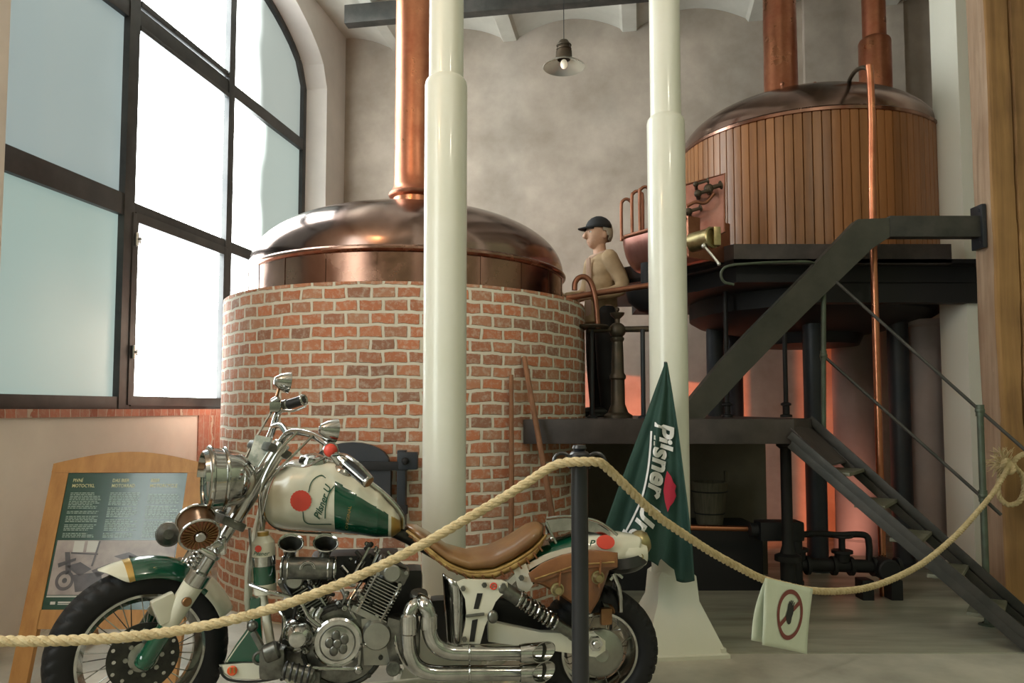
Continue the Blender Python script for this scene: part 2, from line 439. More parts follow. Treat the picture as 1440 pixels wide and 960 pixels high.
def pane_mat(name, base, edge, st, grad):
    m = bpy.data.materials.new(name); m.use_nodes = True
    nt = m.node_tree; N = nt.nodes; L = nt.links; b = N['Principled BSDF']
    b.inputs['Roughness'].default_value = .35; b.inputs['Base Color'].default_value = (.25, .28, .28, 1)
    tc = N.new('ShaderNodeTexCoord'); sp = N.new('ShaderNodeSeparateXYZ'); L.new(tc.outputs['Object'], sp.inputs[0])
    n = N.new('ShaderNodeTexNoise'); n.inputs['Scale'].default_value = .9; n.inputs['Detail'].default_value = 2; L.new(tc.outputs['Object'], n.inputs[0])
    ad = N.new('ShaderNodeMath'); ad.operation = 'MULTIPLY_ADD'; ad.inputs[1].default_value = .5; L.new(n.outputs['Fac'], ad.inputs[0]); L.new(sp.outputs[grad[0]], ad.inputs[2])
    mr = N.new('ShaderNodeMapRange'); mr.interpolation_type = 'SMOOTHSTEP'; mr.inputs[1].default_value = grad[1]; mr.inputs[2].default_value = grad[2]; L.new(ad.outputs[0], mr.inputs[0])
    mx = N.new('ShaderNodeMix'); mx.data_type = 'RGBA'; mx.inputs[6].default_value = (*base, 1); mx.inputs[7].default_value = (*edge, 1)
    L.new(mr.outputs[0], mx.inputs[0]); L.new(mx.outputs[2], b.inputs['Emission Color']); b.inputs['Emission Strength'].default_value = st
    MATS[name] = m
PS = 1.0
# object coords: origin of window_1 lies at its middle; index 1 = along the wall
pane_mat('glass_teal', (.145, .19, .195), (.28, .34, .34), PS, (1, -.95, -.35))
pane_mat('glass_teal_low', (.155, .225, .21), (.28, .36, .34), PS, (1, -1.1, -.3))
pane_mat('glass_bright', (10.5, 11.2, 11.0), (10.5, 11.2, 11.0), PS, (1, 0, 1))
pane_mat('glass_mix', (9.0, 9.6, 9.3), (.22, .27, .25), PS, (1, .85, 1.4))
pane_mat('glass_mix_top', (7.5, 7.9, 7.7), (.20, .23, .215), PS, (1, .75, 1.35))
def pane(ya, yb, za, zb, m, arch=False):
    n = 10 if arch else 1
    q = [wall_pt(ya, za, -.02), wall_pt(yb, za, -.02)]
    for i in range(n+1):
        y = yb+(ya-yb)*i/n
        q.append(wall_pt(y, min(zb, arch_z(y)-.03) if arch else zb, -.02))
    obj('glass_pane', MB().prism(q, WN*.012), m, win, flat=True)
pane(Y0+.06, M1-.04, ZS+.08, T1-.06, 'glass_teal_low'); pane(Y0+.06, M1-.04, T1+.08, T2-.05, 'glass_teal'); pane(Y0+.06, M1-.04, T2+.05, 6, 'glass_teal', True)
pane(M1+.05, M2-.04, ZS+.08, T1-.04, 'glass_bright'); pane(M1+.05, M2-.04, T1+.04, T2-.05, 'glass_bright'); pane(M1+.05, M2-.04, T2+.05, 6, 'glass_bright', True)
pane(M2+.04, Y1-.06, ZS+.08, T1-.04, 'glass_mix'); pane(M2+.04, Y1-.06, T1+.04, T2-.05, 'glass_mix'); pane(M2+.04, Y1-.06, T2+.05, 6, 'glass_mix_top', True)
# opening sash in the lower middle light, and inner frame of the upper one
sa = MB(); a, b, c, d = M1+.06, M2-.06, ZS+.06, T1-.06
for (p, q, r, s_) in ((a, c, b, c), (a, d, b, d)): wbar(sa, p, q, r, s_, .075, .05, .03)
for y in (a, b): wbar(sa, y, c-.03, y, d+.03, .065, .05, .03)
obj('sash', sa, 'window_steel', win)
s2 = MB()
wbar(s2, M1+.06, T2+.10, M2-.06, T2+.10, .05, .04, .03); wbar(s2, M1+.06, T2-.09, M2-.06, T2-.09, .04, .04, .03)
for y in (5.95, 6.35, 6.75): s2.sphere(wall_pt(y, T2+.1, .06), .012, 10)
obj('vent_sash', s2, 'window_steel', win)
mat('hinge_metal', (.62, .62, .6), .3, metal=.9)
for zz in (1.72, 2.56):
    h = MB(); p = wall_pt(M1+.055, zz, .07); h.cyl(p-V((0, 0, .05)), p+V((0, 0, .05)), .013, n=12, bev=.003); h.box(p+WD*.02, (.012, .05, .05), None, .004)
    h.cyl(p, p+WN*.035, .01, n=10); obj('hinge', h, 'hinge_metal', win)

# second window of the same wall, nearer than the picture's edge
win2 = thing('window_2', None, None, wall_pt(1.0, ZS, 0), kind='structure')
f2 = MB(); off = FACE+.03
for y in (-1.2, .3, 1.8): wbar(f2, y, ZS, y, 5.0, .1, .05, off)
for z in (ZS, 2.8, 4.2, 5.0): wbar(f2, -1.2, z, 1.8, z, .1, .05, off)
obj('window_frame', f2, 'window_steel', win2)
pane_mat('glass_near', (5.6, 6.1, 5.9), (5.6, 6.1, 5.9), PS, (1, 0, 1))
for (ya, yb) in ((-1.15, .25), (.35, 1.75)):
    for (za, zb) in ((1.35, 2.75), (2.85, 4.15), (4.25, 4.95)):
        obj('glass_pane', MB().prism([wall_pt(ya, za, off-.01), wall_pt(yb, za, off-.01), wall_pt(yb, zb, off-.01), wall_pt(ya, zb, off-.01)], WN*.012), 'glass_near', win2, flat=True)

# vaulted ceiling: shallow brick caps between plastered ribs that run from the back wall
ZC, SP, T0 = 5.57, 1.365, .66
ce = MB()
def vault(t):
    k = (t-T0)/SP; fr_ = k-math.floor(k)
    x = (fr_-.5)*2
    w = .09/SP*2
    a = abs(x)
    if a > 1-w: return ZC
    a = a/(1-w)
    return ZC + .035 + .17*(1-a*a)
nt_, L_ = 160, 15.0
def cf(i, j):
    t = -2 + 10*i
    return bw_pt(t, vault(t), 0) - WD*(L_*j - .4)
ce.grid(cf, nt_*2, 1)
top = [bw_pt(-2, 6.2)+WD*.4, bw_pt(8, 6.2)+WD*.4, bw_pt(8, 6.2)-WD*L_, bw_pt(-2, 6.2)-WD*L_]
ce.prism(top, V((0, 0, .1)))
o = obj('ceiling', ce, 'plaster_ceiling', angle=20); tag(o, kind='structure')
mat('tread_metal', (.20, .20, .15), .5, col2=(.12, .12, .09), nscale=9, metal=.3)
# ------------------------------------------------------------------ iron columns
def column(name, label, u_ref, Y, zj, r, r2, rot=0.0, base=True):
    p = at(u_ref, 400, Y); x, y = p.x, p.y
    t = thing(name, label, 'column', (x, y, 0), kind='thing')
    obj('upper_shaft', MB().lathe([(r2, zj-.02), (r2, 5.6)], (x, y, 0), n=40), 'column_paint', t)
    obj('lower_shaft', MB().lathe([(r, .05), (r, zj-.028), (r-.004, zj-.008), (r2+.006, zj+.006), (r2, zj+.012)], (x, y, 0), n=40), 'column_paint', t)
    if base:
        b = MB(); R = Matrix.Rotation(rot, 3, 'Z')
        def sq(h, z): return [V((x, y, z))+R@V((a*h, c*h, 0)) for a, c in ((-1, -1), (1, -1), (1, 1), (-1, 1))]
        b.loft([sq(.235, .0), sq(.235, .02), sq(.22, .025), sq(.115, .27), sq(.104, .40), sq(.085, .42)])
        for a, c in ((-1, -1), (1, -1), (1, 1), (-1, 1)):
            b.box(V((x, y, .01))+R@V((a*.205, c*.205, .025)), (.03, .03, .03), R, .006)
        obj('flared_base', b, 'column_paint', t, angle=25)
    return t
column('iron_column', 'white painted iron column standing in front of the brick copper kettle, left of the two', 626, 3.72, 2.955, .107, .087, .1)
column('iron_column', 'white painted iron column behind the dark green flag, right of the two', 939, 4.22, 2.955, .107, .087, .12)

# white masonry pillar and the big timber post at the right
PX = 3.41
t = MB(); t.box((PX+.20, 5.80, 2.785), (.40, .36, 5.57), None, .006); t.box((PX+.20, 5.80, .06), (.43, .39, .12), None, .004)
tag(obj('square_pillar', t, 'pillar_paint'), 'square white plastered pillar behind the rough timber post', 'pillar', kind='thing')
TX, TY = 3.235, 5.0
tp = thing('timber_post', 'thick rough-hewn old timber post at the right picture edge, cracked along its length', 'post', (TX+.22, TY+.2, 0), kind='thing')
def timber(i, j):
    a = i*4; k = int(a) % 4; f = a-int(a)
    hw, hd, c = .22, .11, .035
    P_ = [(-hw, -hd), (hw, -hd), (hw, hd), (-hw, hd)]
    p, q = V(P_[k]), V(P_[(k+1) % 4])
    v = p+(q-p)*f
    z = j*5.57
    e = min(f, 1-f)*2
    rr = 1-.04*max(0, 1-e*8)
    nz = noise.noise(V((v.x*4, v.y*4, z*1.3)))*.012 + noise.noise(V((v.x*30, v.y*30, z*3)))*.004
    cr = 0
    if k == 0:
        cx = -hw+.165+noise.noise(V((0, 3, z*1.1)))*.018+noise.noise(V((5, 3, z*6)))*.006
        cr = .045*max(0, 1-abs(v.x-cx)/.011)
        cx2 = .12+noise.noise(V((9, 3, z*.9)))*.03
        cr += .03*max(0, 1-abs(v.x-cx2)/.009)*(noise.noise(V((2, 2, z)))>-.1)
    sc_ = rr+nz/ max(.1, v.length)
    return V((TX+.22+v.x*sc_, TY+.11+v.y*sc_+cr, z))
m = MB(); m.grid(timber, 320, 170, closed_u=True)
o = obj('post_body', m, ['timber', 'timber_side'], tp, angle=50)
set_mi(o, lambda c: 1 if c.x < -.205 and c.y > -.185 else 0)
for z0, z1, x0 in ((1.55, 2.0, -.215), (2.55, 2.8, -.2155), (3.9, 4.35, -.218)):
    nt = MB().box((TX+.22+x0, TY+.06, (z0+z1)/2), (.012, .025, z1-z0), None, .003); obj('notch', nt, 'timber_side', tp)

# ------------------------------------------------------------------ brick-clad copper kettle
DX, DY, DR = at(575, 575, 5.87).x, 5.87, 1.365
kt = thing('brew_kettle', 'round brick-clad brewing kettle with polished copper dome behind the motorcycle', 'brewing kettle', (DX, DY, 0))
ZB = 2.07
b = MB(); b.lathe([(DR, 0), (DR, ZB)], (DX, DY, 0), n=128, uvr=DR); b.lathe([(DR, ZB), (1.0, ZB)], (DX, DY, 0), n=128, uvr=DR)
obj('brick_jacket', b, 'drum_brick', kt)
RC = 1.205
b = MB(); b.lathe([(RC-.01, ZB-.02), (RC-.01, 2.285), (RC+.004, 2.29), (RC+.016, 2.305), (RC+.016, 2.318), (RC+.004, 2.33)], (DX, DY, 0), n=128)
for k in range(22):
    a = 2*PI*k/22+.1; p = V((DX+math.cos(a)*(RC-.008), DY+math.sin(a)*(RC-.008), ZB+.11)); b.box(p, (.004, .012, .22), Matrix.Rotation(a, 3, 'Z'))
obj('copper_band', b, 'copper_band', kt)
b = MB(); prof = []
for i in range(25):
    a = PI/2*i/24; prof.append(((RC-.005)*math.cos(a)**.86 if a < PI/2-1e-6 else 0, 2.33+.505*math.sin(a)**.95))
prof = [(max(r, .15), z) for r, z in prof]
b.lathe(prof, (DX, DY, 0), n=128); obj('copper_dome', b, 'copper_dome', kt)
px, py = DX+.03, DY
b = MB(); b.lathe([(.165, 2.77), (.165, 2.95), (.195, 2.965), (.2, 2.99), (.178, 3.01), (.162, 3.05), (.158, 3.15), (.156, 5.72)], (px, py, 0), n=48)
fl_ = obj('flue_pipe', b, 'copper_pipe', kt)
b = MB(); b.torus((px, py, 2.98), .185, .018, n=48, m=10); obj('flue_collar', b, 'copper_dull', kt)
# iron firebox door in the brick jacket, seen beside the motorcycle tank
an = math.atan2(at(505, 660, 4.6).y-DY, at(505, 660, 4.6).x-DX)
nrm = V((math.cos(an), math.sin(an), 0)); tg = V((-nrm.y, nrm.x, 0)); c0 = V((DX, DY, 0))+nrm*(DR+.03)
if tg.x < 0: tg = -tg
fd = thing('firebox_door', 'arched black cast-iron firebox door set in the bricks beside the motorcycle tank', 'door', (c0.x, c0.y, .6))
b = MB(); W2, zb, zt = .235, .62, .99
out = [c0+tg*-W2+V((0, 0, zb)), c0+tg*W2+V((0, 0, zb)), c0+tg*W2+V((0, 0, zt))]
for i in range(13):
    a = PI*i/12; out.append(c0+tg*(W2*.95*math.cos(a))+V((0, 0, zt+.115*math.sin(a))))
out.append(c0-tg*W2+V((0, 0, zt)))
b.prism(out, nrm*.035); obj('door_plate', b, 'blue_steel', fd)
b = MB()
for zz in (.72, .97): b.bar(c0-tg*.25+nrm*.045+V((0, 0, zz)), c0+tg*.34+nrm*.045+V((0, 0, zz)), .03, .05, V((0, 0, 1)), .004)
obj('hinge_strap', b, 'soot_steel', fd)
b = MB(); b.bar(c0+tg*.30+nrm*.02+V((0, 0, .6)), c0+tg*.30+nrm*.02+V((0, 0, 1.06)), .07, .05, V((0, 0, 1)), .004); b.box(c0+tg*.34+nrm*.03+V((0, 0, 1.0)), (.11, .06, .10), None, .008)
obj('latch_frame', b, 'blue_steel', fd)
b = MB(); b.sphere(c0+tg*.33+nrm*.07+V((0, 0, 1.0)), .022, 14); obj('latch_knob', b, 'soot_steel', fd)

# two rods leaning on the brickwork
def rod(name, label, a, b_, r, m):
    t_ = MB(); t_.tube([a, (V(a)+V(b_))/2+V((.006, 0, 0)), b_], [r, r*1.05, r*.9], n=10, smooth=6); tag(obj(name, t_, m), label, 'pole', 'poles leaning on the kettle')
def on_drum(u, v, off):
    d = ray(u, v); o_ = V((0, 0, H)); A = d.x**2+d.y**2; B = 2*(o_.x-DX)*d.x+2*(o_.y-DY)*d.y; C_ = (o_.x-DX)**2+(o_.y-DY)**2-(DR+off)**2
    q = B*B-4*A*C_
    return o_+d*((-B-math.sqrt(max(q, 0)))/(2*A))
pa = on_drum(719, 527, .02); rod('leaning_pole', 'rusty wooden pole leaning on the brick kettle, left of the pair, upright', V((pa.x-.01, 4.55, 0)), pa, .0165, 'rust_wood')
pb = on_drum(737, 502, .02); rod('leaning_pole', 'rusty wooden pole leaning on the brick kettle, right of the pair, slanting', V((pb.x+.27, 4.52, 0)), pb, .018, 'rust_wood')

# ------------------------------------------------------------------ wood-clad lauter tun on the upper platform
LX, LY, LR = at(1133, 350, 6.72).x, 6.72, 1.095
lt = thing('wood_clad_tun', 'large wood-clad brewing tun with copper dome raised on the upper platform', 'brewing tun', (LX, LY, 0))
z0, z1 = 2.50, 3.60
b = MB(); ns = 100; prof_a = []
vs = []; rings = []
for (z) in (z0, z1):
    ring = []
    for k in range(ns):
        for (da, dr) in ((.0, -.014), (.07, 0), (.5, .0015), (.93, 0)):
            a = 2*PI*(k+da)/ns; ring.append((math.cos(a)*(LR+dr), math.sin(a)*(LR+dr), a))
    rings.append((z, ring))
n4 = ns*4; vv = [V((LX+x, LY+y, z)) for z, rg in rings for x, y, a in rg]
b.add(vv, [(k, (k+1) % n4, n4+(k+1) % n4, n4+k) for k in range(n4)],
      [[(k/4*.07+.001, z0), ((k+.9)/4*.07+.001, z0), ((k+.9)/4*.07+.001, z1), (k/4*.07+.001, z1)] for k in range(n4)])
b.add([V((LX+math.cos(2*PI*k/64)*(LR-.004), LY+math.sin(2*PI*k/64)*(LR-.004), z0+.001)) for k in range(64)], [tuple(range(64))])
obj('wooden_staves', b, 'staves', lt, angle=15)
b = MB(); b.lathe([(LR-.005, z1-.02), (LR+.012, z1-.012), (LR+.012, z1+.012), (LR-.01, z1+.03)], (LX, LY, 0), n=96); obj('copper_rim', b, 'copper_band', lt)
b = MB(); prof = []
for i in range(21):
    a = PI/2*i/20; prof.append(((LR-.01)*math.cos(a)**.9 if i < 20 else .0, z1+.025+.44*math.sin(a)))
b.lathe(prof, (LX, LY, 0), n=96); obj('copper_dome', b, 'copper_dome', lt)
for u, v in ((1100, 118), (1146, 118)):
    q = at(u, v, LY-.35); b = MB(); b.sphere(V((q.x, q.y, q.z)), .02, 10); b.cyl(q-V((0, 0, .06)), q, .012, n=8); obj('rivet_knob', b, 'copper_dull', lt)
q = at(1097, 60, LY)
b = MB(); b.lathe([(.19, z1+.40), (.17, z1+.50), (.148, z1+.56), (.142, 5.7)], (q.x, q.y, 0), n=40); obj('flue_pipe', b, 'copper_pipe', lt)
q = at(1231, 100, LY-.1)
b = MB(); b.lathe([(.10, z1+.19), (.10, z1+.46), (.118, z1+.48), (.137, z1+.50), (.137, z1+1.0), (.128, z1+1.02), (.10, z1+1.04), (.10, 5.7)], (q.x, q.y, 0), n=40); obj('vent_pipe', b, 'copper_pipe', lt)
b = MB(); b.lathe([(.0, 1.84), (.42, 1.86), (.46, 1.95), (.95, 2.05), (1.03, 2.1), (1.03, 2.49)], (LX, LY, 0), n=64); obj('iron_bottom', b, 'soot_steel', lt)
for u, yy in ((1146, 6.15), (1266, 6.25)):
    q = at(u, 600, yy); b = MB(); b.lathe([(.11, 0), (.11, .03), (.082, .05), (.082, 2.06), (.12, 2.08)], (q.x, q.y, 0), n=28); obj('leg', b, 'blue_steel', lt)
for a in (2.2, 2.9):
    b = MB(); b.lathe([(.11, 0), (.11, .03), (.082, .05), (.082, 2.06)], (LX+.8*math.cos(a), LY+.8*math.sin(a), 0), n=20); obj('leg', b, 'blue_steel', lt)

# thin copper down pipe in front of the tun
b = MB(); hs = MB().tube([at(1192, 126, 6.1), at(1195, 112, 5.9), at(1203, 100, 5.6), at(1213, 95, 5.4), at(1222, 97, 5.32)], .016, n=12, smooth=6); pts = [at(1222, 92, 5.32), at(1224, 112, 5.32), at(1226, 170, 5.32), at(1227, 300, 5.32)]
pts.append(V((pts[-1].x, 5.32, 1.2))); pts.append(V((pts[-1].x, 5.32, 0.0)))
b.tube(pts, .025, n=16, smooth=6); dp = obj('down_pipe', b, 'copper_pipe'); tag(dp, 'thin copper pipe running down in front of the wood-clad tun to the floor', 'pipe'); obj('dark_hose', hs, 'bronze', dp)

# ------------------------------------------------------------------ upper platform
ZU = 2.50
def PT(u, Y): return at(u, 400, Y)
up = thing('upper_platform', 'dark steel platform carrying the wood-clad tun, its edge beams painted grey', 'platform', (2.2, 5.5, 0), kind='thing')
A0 = V((.93, 6.35)); A1 = V((at(968, 365, 5.85).x, 5.85)); A2 = V((at(1032, 355, 5.43).x, 5.43)); A3 = V((3.2, 5.43)); 
b = MB(); b.prism([V((p.x, p.y, ZU-.14)) for p in (A0, A1, A2, A3, V((4.3, 5.43)), V((4.3, 7.6)), V((.93, 7.8)))], V((0, 0, .03)))
b.prism([V((p.x, p.y, ZU-.14)) for p in (A0+V((.2, .1)), A1+V((.1, .15)), A2+V((.05, .12)), A3+V((0, .12)), V((4.2, 5.6)), V((4.2, 7.45)), V((1.2, 7.5)))], V((0, 0, -.12)))
obj('deck_plate', b, 'soot_steel', up)
for (p, q) in ((A2, A3), (A1, A2), (A0, A1)):
    b = MB(); d = (q-p).normalized(); nn = V((d.y, -d.x))
    b.prism([V((p.x, p.y, ZU-.145)), V((q.x, q.y, ZU-.145)), V((q.x, q.y, ZU)), V((p.x, p.y, ZU))], V((-nn.x, -nn.y, 0))*.06)
    obj('edge_beam', b, 'purple_steel', up)
for p in ((1.45, 7.3), (4.05, 5.75)):
    b = MB(); b.box((p[0], p[1], 1.12), (.12, .12, 2.24), None, .006); obj('leg', b, 'soot_steel', up)
b = MB(); b.box((2.9, 5.62, 2.17), (1.5, .10, .16), None, .006); obj('cross_beam', b, 'soot_steel', up)

# bracket beam fixed to the timber post
BY = 5.08
pa, pb = at(1250, 318, BY), at(1373, 317, BY); hb = .145
b = MB(); bb = thing('bracket_beam', 'short dark green steel beam bolted to the timber post', 'beam', (pa.x, BY, pa.z-hb/2), kind='thing')
b.box(((pa.x+TX)/2-.01, BY+.04, pa.z), (TX-pa.x-.03, .09, hb), None, .005); obj('beam_body', b, 'dark_steel', bb)
b = MB(); b.box((TX-.025, BY+.04, pa.z), (.03, .13, .30), None, .006)
for dz in (-.11, .11): b.cyl((TX-.045, BY+.01, pa.z+dz), (TX-.03, BY+.01, pa.z+dz), .015, n=6)
obj('end_plate', b, 'blue_steel', bb)

# upper stair rising from the lower platform: wide side stringer in front
ZP = 1.235
us = thing('diagonal_beam', 'wide dark steel beam slanting up from the low platform to the bracket beam', 'beam', (1.9, BY, ZP))
SL = [(1207, 308), (1256, 306), (1256, 330), (1227, 349), (1170, 404), (1113, 459), (1050, 524), (990, 590), (942, 590), (970, 562), (1015, 507), (1060, 459), (1100, 419), (1143, 375)]
def stringer(Y, d):
    b = MB(); P_ = [at(u, v, BY) for u, v in SL]
    P_ = [V((p.x, Y, max(p.z, ZP))) for p in P_]
    # split into convex strips between the top and the bottom line
    topl = [P_[0], P_[13], P_[12], P_[11], P_[10], P_[9], P_[8]]; bot = [P_[3], P_[4], P_[4].lerp(P_[5], .6), P_[5].lerp(P_[6], .3), P_[6].lerp(P_[6], 0), P_[6].lerp(P_[7], .6), P_[7]]
    for i in range(6): b.prism([topl[i], topl[i+1], bot[i+1], bot[i]], V((0, d, 0)))
    b.prism([P_[0], P_[3], P_[2], P_[1]], V((0, d, 0)))
    return b
obj('beam_body', stringer(BY, .11), 'stringer_steel', us)
# ------------------------------------------------------------------ lower platform
LP0, LP1, PYF = at(736, 600, 4.80).x, at(1117, 600, 4.80).x, 4.80
lp = thing('lower_platform', 'low dark steel platform against the brick kettle where the figure in the cap stands', 'platform', (1.2, 5.6, 0), kind='thing')
b = MB(); out = [V((LP0+.03, PYF+.05)), V((LP1, PYF+.05)), V((2.07, 5.2)), V((2.07, 7.6)), V((.1, 7.6)), V((.1, 7.2))]
for i in range(9):
    a = math.radians(42-i*(42+36)/8); out.append(V((DX+math.cos(a)*(DR+.03), DY+math.sin(a)*(DR+.03))))
b.prism([V((p.x, p.y, ZP-.04)) for p in out], V((0, 0, .04))); obj('deck', b, 'purple_steel', lp)
b = MB(); b.box(((LP0+LP1)/2, PYF+.035, ZP-.078), (LP1-LP0, .07, .155), None, .006); obj('front_beam', b, 'purple_steel', lp)
b = MB(); b.bar((LP1-.02, PYF+.06, ZP-.08), (2.06, 5.18, ZP-.08), .15, .06, V((0, 0, 1)), .004) if False else b.prism([V((LP1-.03, PYF+.02, ZP-.155)), V((2.07, 5.18, ZP-.155)), V((2.07, 5.18, ZP)), V((LP1-.03, PYF+.02, ZP))], V((-.05, .03, 0)))
obj('side_beam', b, 'purple_steel', lp)
for p in ((.95, 6.7), (1.95, 6.6), (.30, 7.0)):
    b = MB(); b.lathe([(.07, 0), (.07, .02), (.035, .03), (.035, ZP-.04)], (p[0], p[1], 0), n=16); obj('leg', b, 'soot_steel', lp)
q = at(1106, 690, 5.05); b = MB(); b.lathe([(.0, .30), (.085, .30), (.085, .335), (.05, .35), (.036, .40), (.036, ZP-.20), (.06, ZP-.18), (.06, ZP-.15), (.03, ZP-.14), (.03, ZP-.06), (0, ZP-.05)], (q.x, q.y, 0), n=20)
b.lathe([(.05, 0), (.05, .31)], (q.x, q.y, 0), n=16)
obj('leg', b, 'soot_steel', lp, label='dark flanged iron pipe leg')

# lower stair: down from the platform to the floor at the right
ls = thing('lower_stair', 'open dark steel stair leading down from the low platform to the floor', 'stairs', (2.3, 4.6, 0))
nA, nB = V((at(1112, 610, PYF).x, PYF, 0)), V((2.70, 4.12, 0))
sdir = (nB-nA).normalized(); sper = V((-sdir.y, sdir.x, 0))
if sper.y < 0: sper = -sper
SWD = .46; run = (nB-nA).length
def strg(off, zoff, w):
    a = nA+sper*off
    b = MB(); e1 = a+sdir*(run*1.10)
    P1 = [a+V((0, 0, ZP-zoff)), a+V((0, 0, ZP-zoff-w)), e1-sdir*(w*.55)+V((0, 0, 0)), e1, e1+V((0, 0, .045))]
    b.prism(P1, sper*.012)
    tp_, bt0 = a+V((0, 0, ZP-zoff)), a+V((0, 0, ZP-zoff-w))
    b.bar(tp_-sper*.018, e1+V((0, 0, .045))-sper*.018, .05, .014, sper, .002)
    b.bar(bt0-sper*.018, e1-sdir*(w*.55)+V((0, 0, .008))-sper*.018, .05, .014, sper, .002)
    return b
obj('stringer', strg(0, .095, .062), 'dark_steel', ls); obj('stringer', strg(SWD, .0, .085), 'dark_steel', ls)
def sfr(f, dz, w0=0.0, w1=1.0): return nA+sdir*(run*f)+sper*(SWD*w0)+V((0, 0, ZP*(1-f/1.1)+dz)), nA+sdir*(run*f)+sper*(SWD*w1)+V((0, 0, ZP*(1-f/1.1)+dz))
for nm, fa, fb in (('landing_plate', .0, .20), ('foot_plate', .97, 1.07)):
    a0_, a1_ = sfr(fa, -.05); b0_, b1_ = sfr(fb, -.05)
    obj(nm, MB().prism([a0_, a1_, b1_, b0_], V((0, 0, -.012))), 'purple_steel' if fa < .5 else 'dark_steel', ls)
for k in range(5):
    f = (k+1.35)/6.1; z = ZP*(1-f/1.1)-.085; c = nA+sdir*(run*f)+sper*(SWD/2+.005)
    b = MB(); R = Matrix((sper, sdir, V((0, 0, 1)))).transposed(); b.box((c.x, c.y, z), (SWD-.02, .17, .022), R, .004)
    obj('tread', b, 'tread_metal', ls)
# hand rail
hp1, hp2 = at_line(1158, 480, (nA+sper*SWD)[:2], (nB+sper*SWD)[:2]), None
def onfar(u, v): return at_line(u, v, (nA+sper*(SWD+.03))[:2], (nB+sper*(SWD+.03))[:2])
rl = thing('hand_rail', 'thin grey-green tubular handrail following the lower stair beside the timber post', 'railing', onfar(1250, 700)*1.0-V((0, 0, 0)))
ROOTM[rl.name] = V(rl.location)
t1, t1b = onfar(1158, 380), onfar(1158, 606)
b = MB(); b.tube([t1b-V((0, 0, .05)), t1], .0165, n=14); 
for v in (380, 500): q = onfar(1158, v); b.sphere(q, .027, 14); b.cyl(q-V((0, 0, .035)), q+V((0, 0, .035)), .022, n=14)
obj('rail_post', b, 'rail_green', rl)
t2 = onfar(1378, 577); b = MB(); b.tube([V((t2.x, t2.y, 0.0)), t2], .019, n=14); b.lathe([(.05, 0.0), (.05, .012), (.03, .02)], (t2.x, t2.y, 0), n=14)
for v in (577, 697): q = onfar(1380, v); q.x, q.y = t2.x, t2.y; b.sphere(q, .028, 14); b.cyl(q-V((0, 0, .035)), q+V((0, 0, .035)), .024, n=14)
obj('rail_post', b, 'rail_green', rl)
b = MB(); b.tube([t1, t2, onfar(1450, 640)], .0105, n=10); obj('top_rail', b, 'dark_steel', rl)
b = MB(); b.tube([onfar(1158, 500), onfar(1382, 700), onfar(1408, 724)], .0105, n=10); obj('middle_rail', b, 'dark_steel', rl)
Yh = t1.y
b = MB(); b.tube([t1, at(1142, 369, Yh), at(1110, 368, Yh-.05), at(1060, 370, Yh-.1), at(1024, 374, Yh-.12), at(1014, 384, Yh-.12), at(1018, 396, Yh-.12), at(1032, 400, Yh-.12)], .009, n=10, smooth=8); obj('hooked_rod', b, 'rail_green', rl, label='thin grey rod bent into a hook')

# thin stand pipes on the platform, seen behind the upper stair
for (u, v0, yy, lab) in ((1103, 462, 5.95, 'thin dark standpipe with a flanged foot behind the upper stair, right one'), (1022, 545, 6.0, 'short thin dark standpipe behind the foot of the upper stair')):
    q = at(u, v0, yy); b = MB(); r = .018
    b.lathe([(.045, ZP), (.045, ZP+.02), (.026, ZP+.025), (.026, ZP+.09), (.04, ZP+.095), (.04, ZP+.11), (r, ZP+.12), (r, 2.24)], (q.x, yy, 0), n=16)
    tag(obj('stand_pipe', b, 'soot_steel'), lab, 'pipe', 'stand pipes')

# ------------------------------------------------------------------ copper trough (grant) beside the tun
ta, tb = at(866, 330, 6.0), at(968, 300, 5.34)
TZ = 2.66
tr = thing('copper_trough', 'long copper run-off trough with swan-neck taps in front of the tun', 'trough', (ta.x, ta.y, 2.2))
du = V((tb.x-ta.x, tb.y-ta.y, 0)); Ltr = du.length; du.normalize(); dn = V((-du.y, du.x, 0)); dn = dn if dn.y > 0 else -dn
b = MB(); rings = []
for i in range(25):
    s = i/24; x = Ltr*s
    k = min(1, math.sqrt(max(0, 1-(1-min(1, s/.16))**2))*.98+.02)
    c = V((ta.x, ta.y, 0))+du*x+dn*.2
    ring = []
    for j in range(17):
        a = PI*j/16; ring.append(c - dn*(math.cos(a)*.21*k) + V((0, 0, TZ-(.28*math.sin(a))*(.55+.45*k))))
    for j in range(16, -1, -1):
        a = PI*j/16; ring.append(c - dn*(math.cos(a)*.19*k) + V((0, 0, TZ-(.255*math.sin(a))*(.55+.45*k))))
    rings.append(ring)
b.loft(rings); obj('basin', b, 'copper_pink', tr)
b = MB()
for sgn in (-1, 1): b.tube([V((ta.x, ta.y, TZ))+du*(.13+(Ltr-.13)*i/8)+dn*(.2+sgn*.21) for i in range(9)], .016, n=10)
b.tube([V((ta.x, ta.y, TZ))+du*(.13-.12*math.sin(PI*i/10))+dn*(.2-.21*math.cos(PI*i/10)) for i in range(11)], .016, n=10)
obj('rolled_rim', b, 'copper_dull', tr)
e = V((ta.x, ta.y, 0))+du*Ltr+dn*.2
b = MB(); R = Matrix((du, dn, V((0, 0, 1)))).transposed(); b.box(e+V((0, 0, TZ-.13))+du*.008, (.02, .44, .30), R, .004); obj('end_plate', b, 'copper_dull', tr)
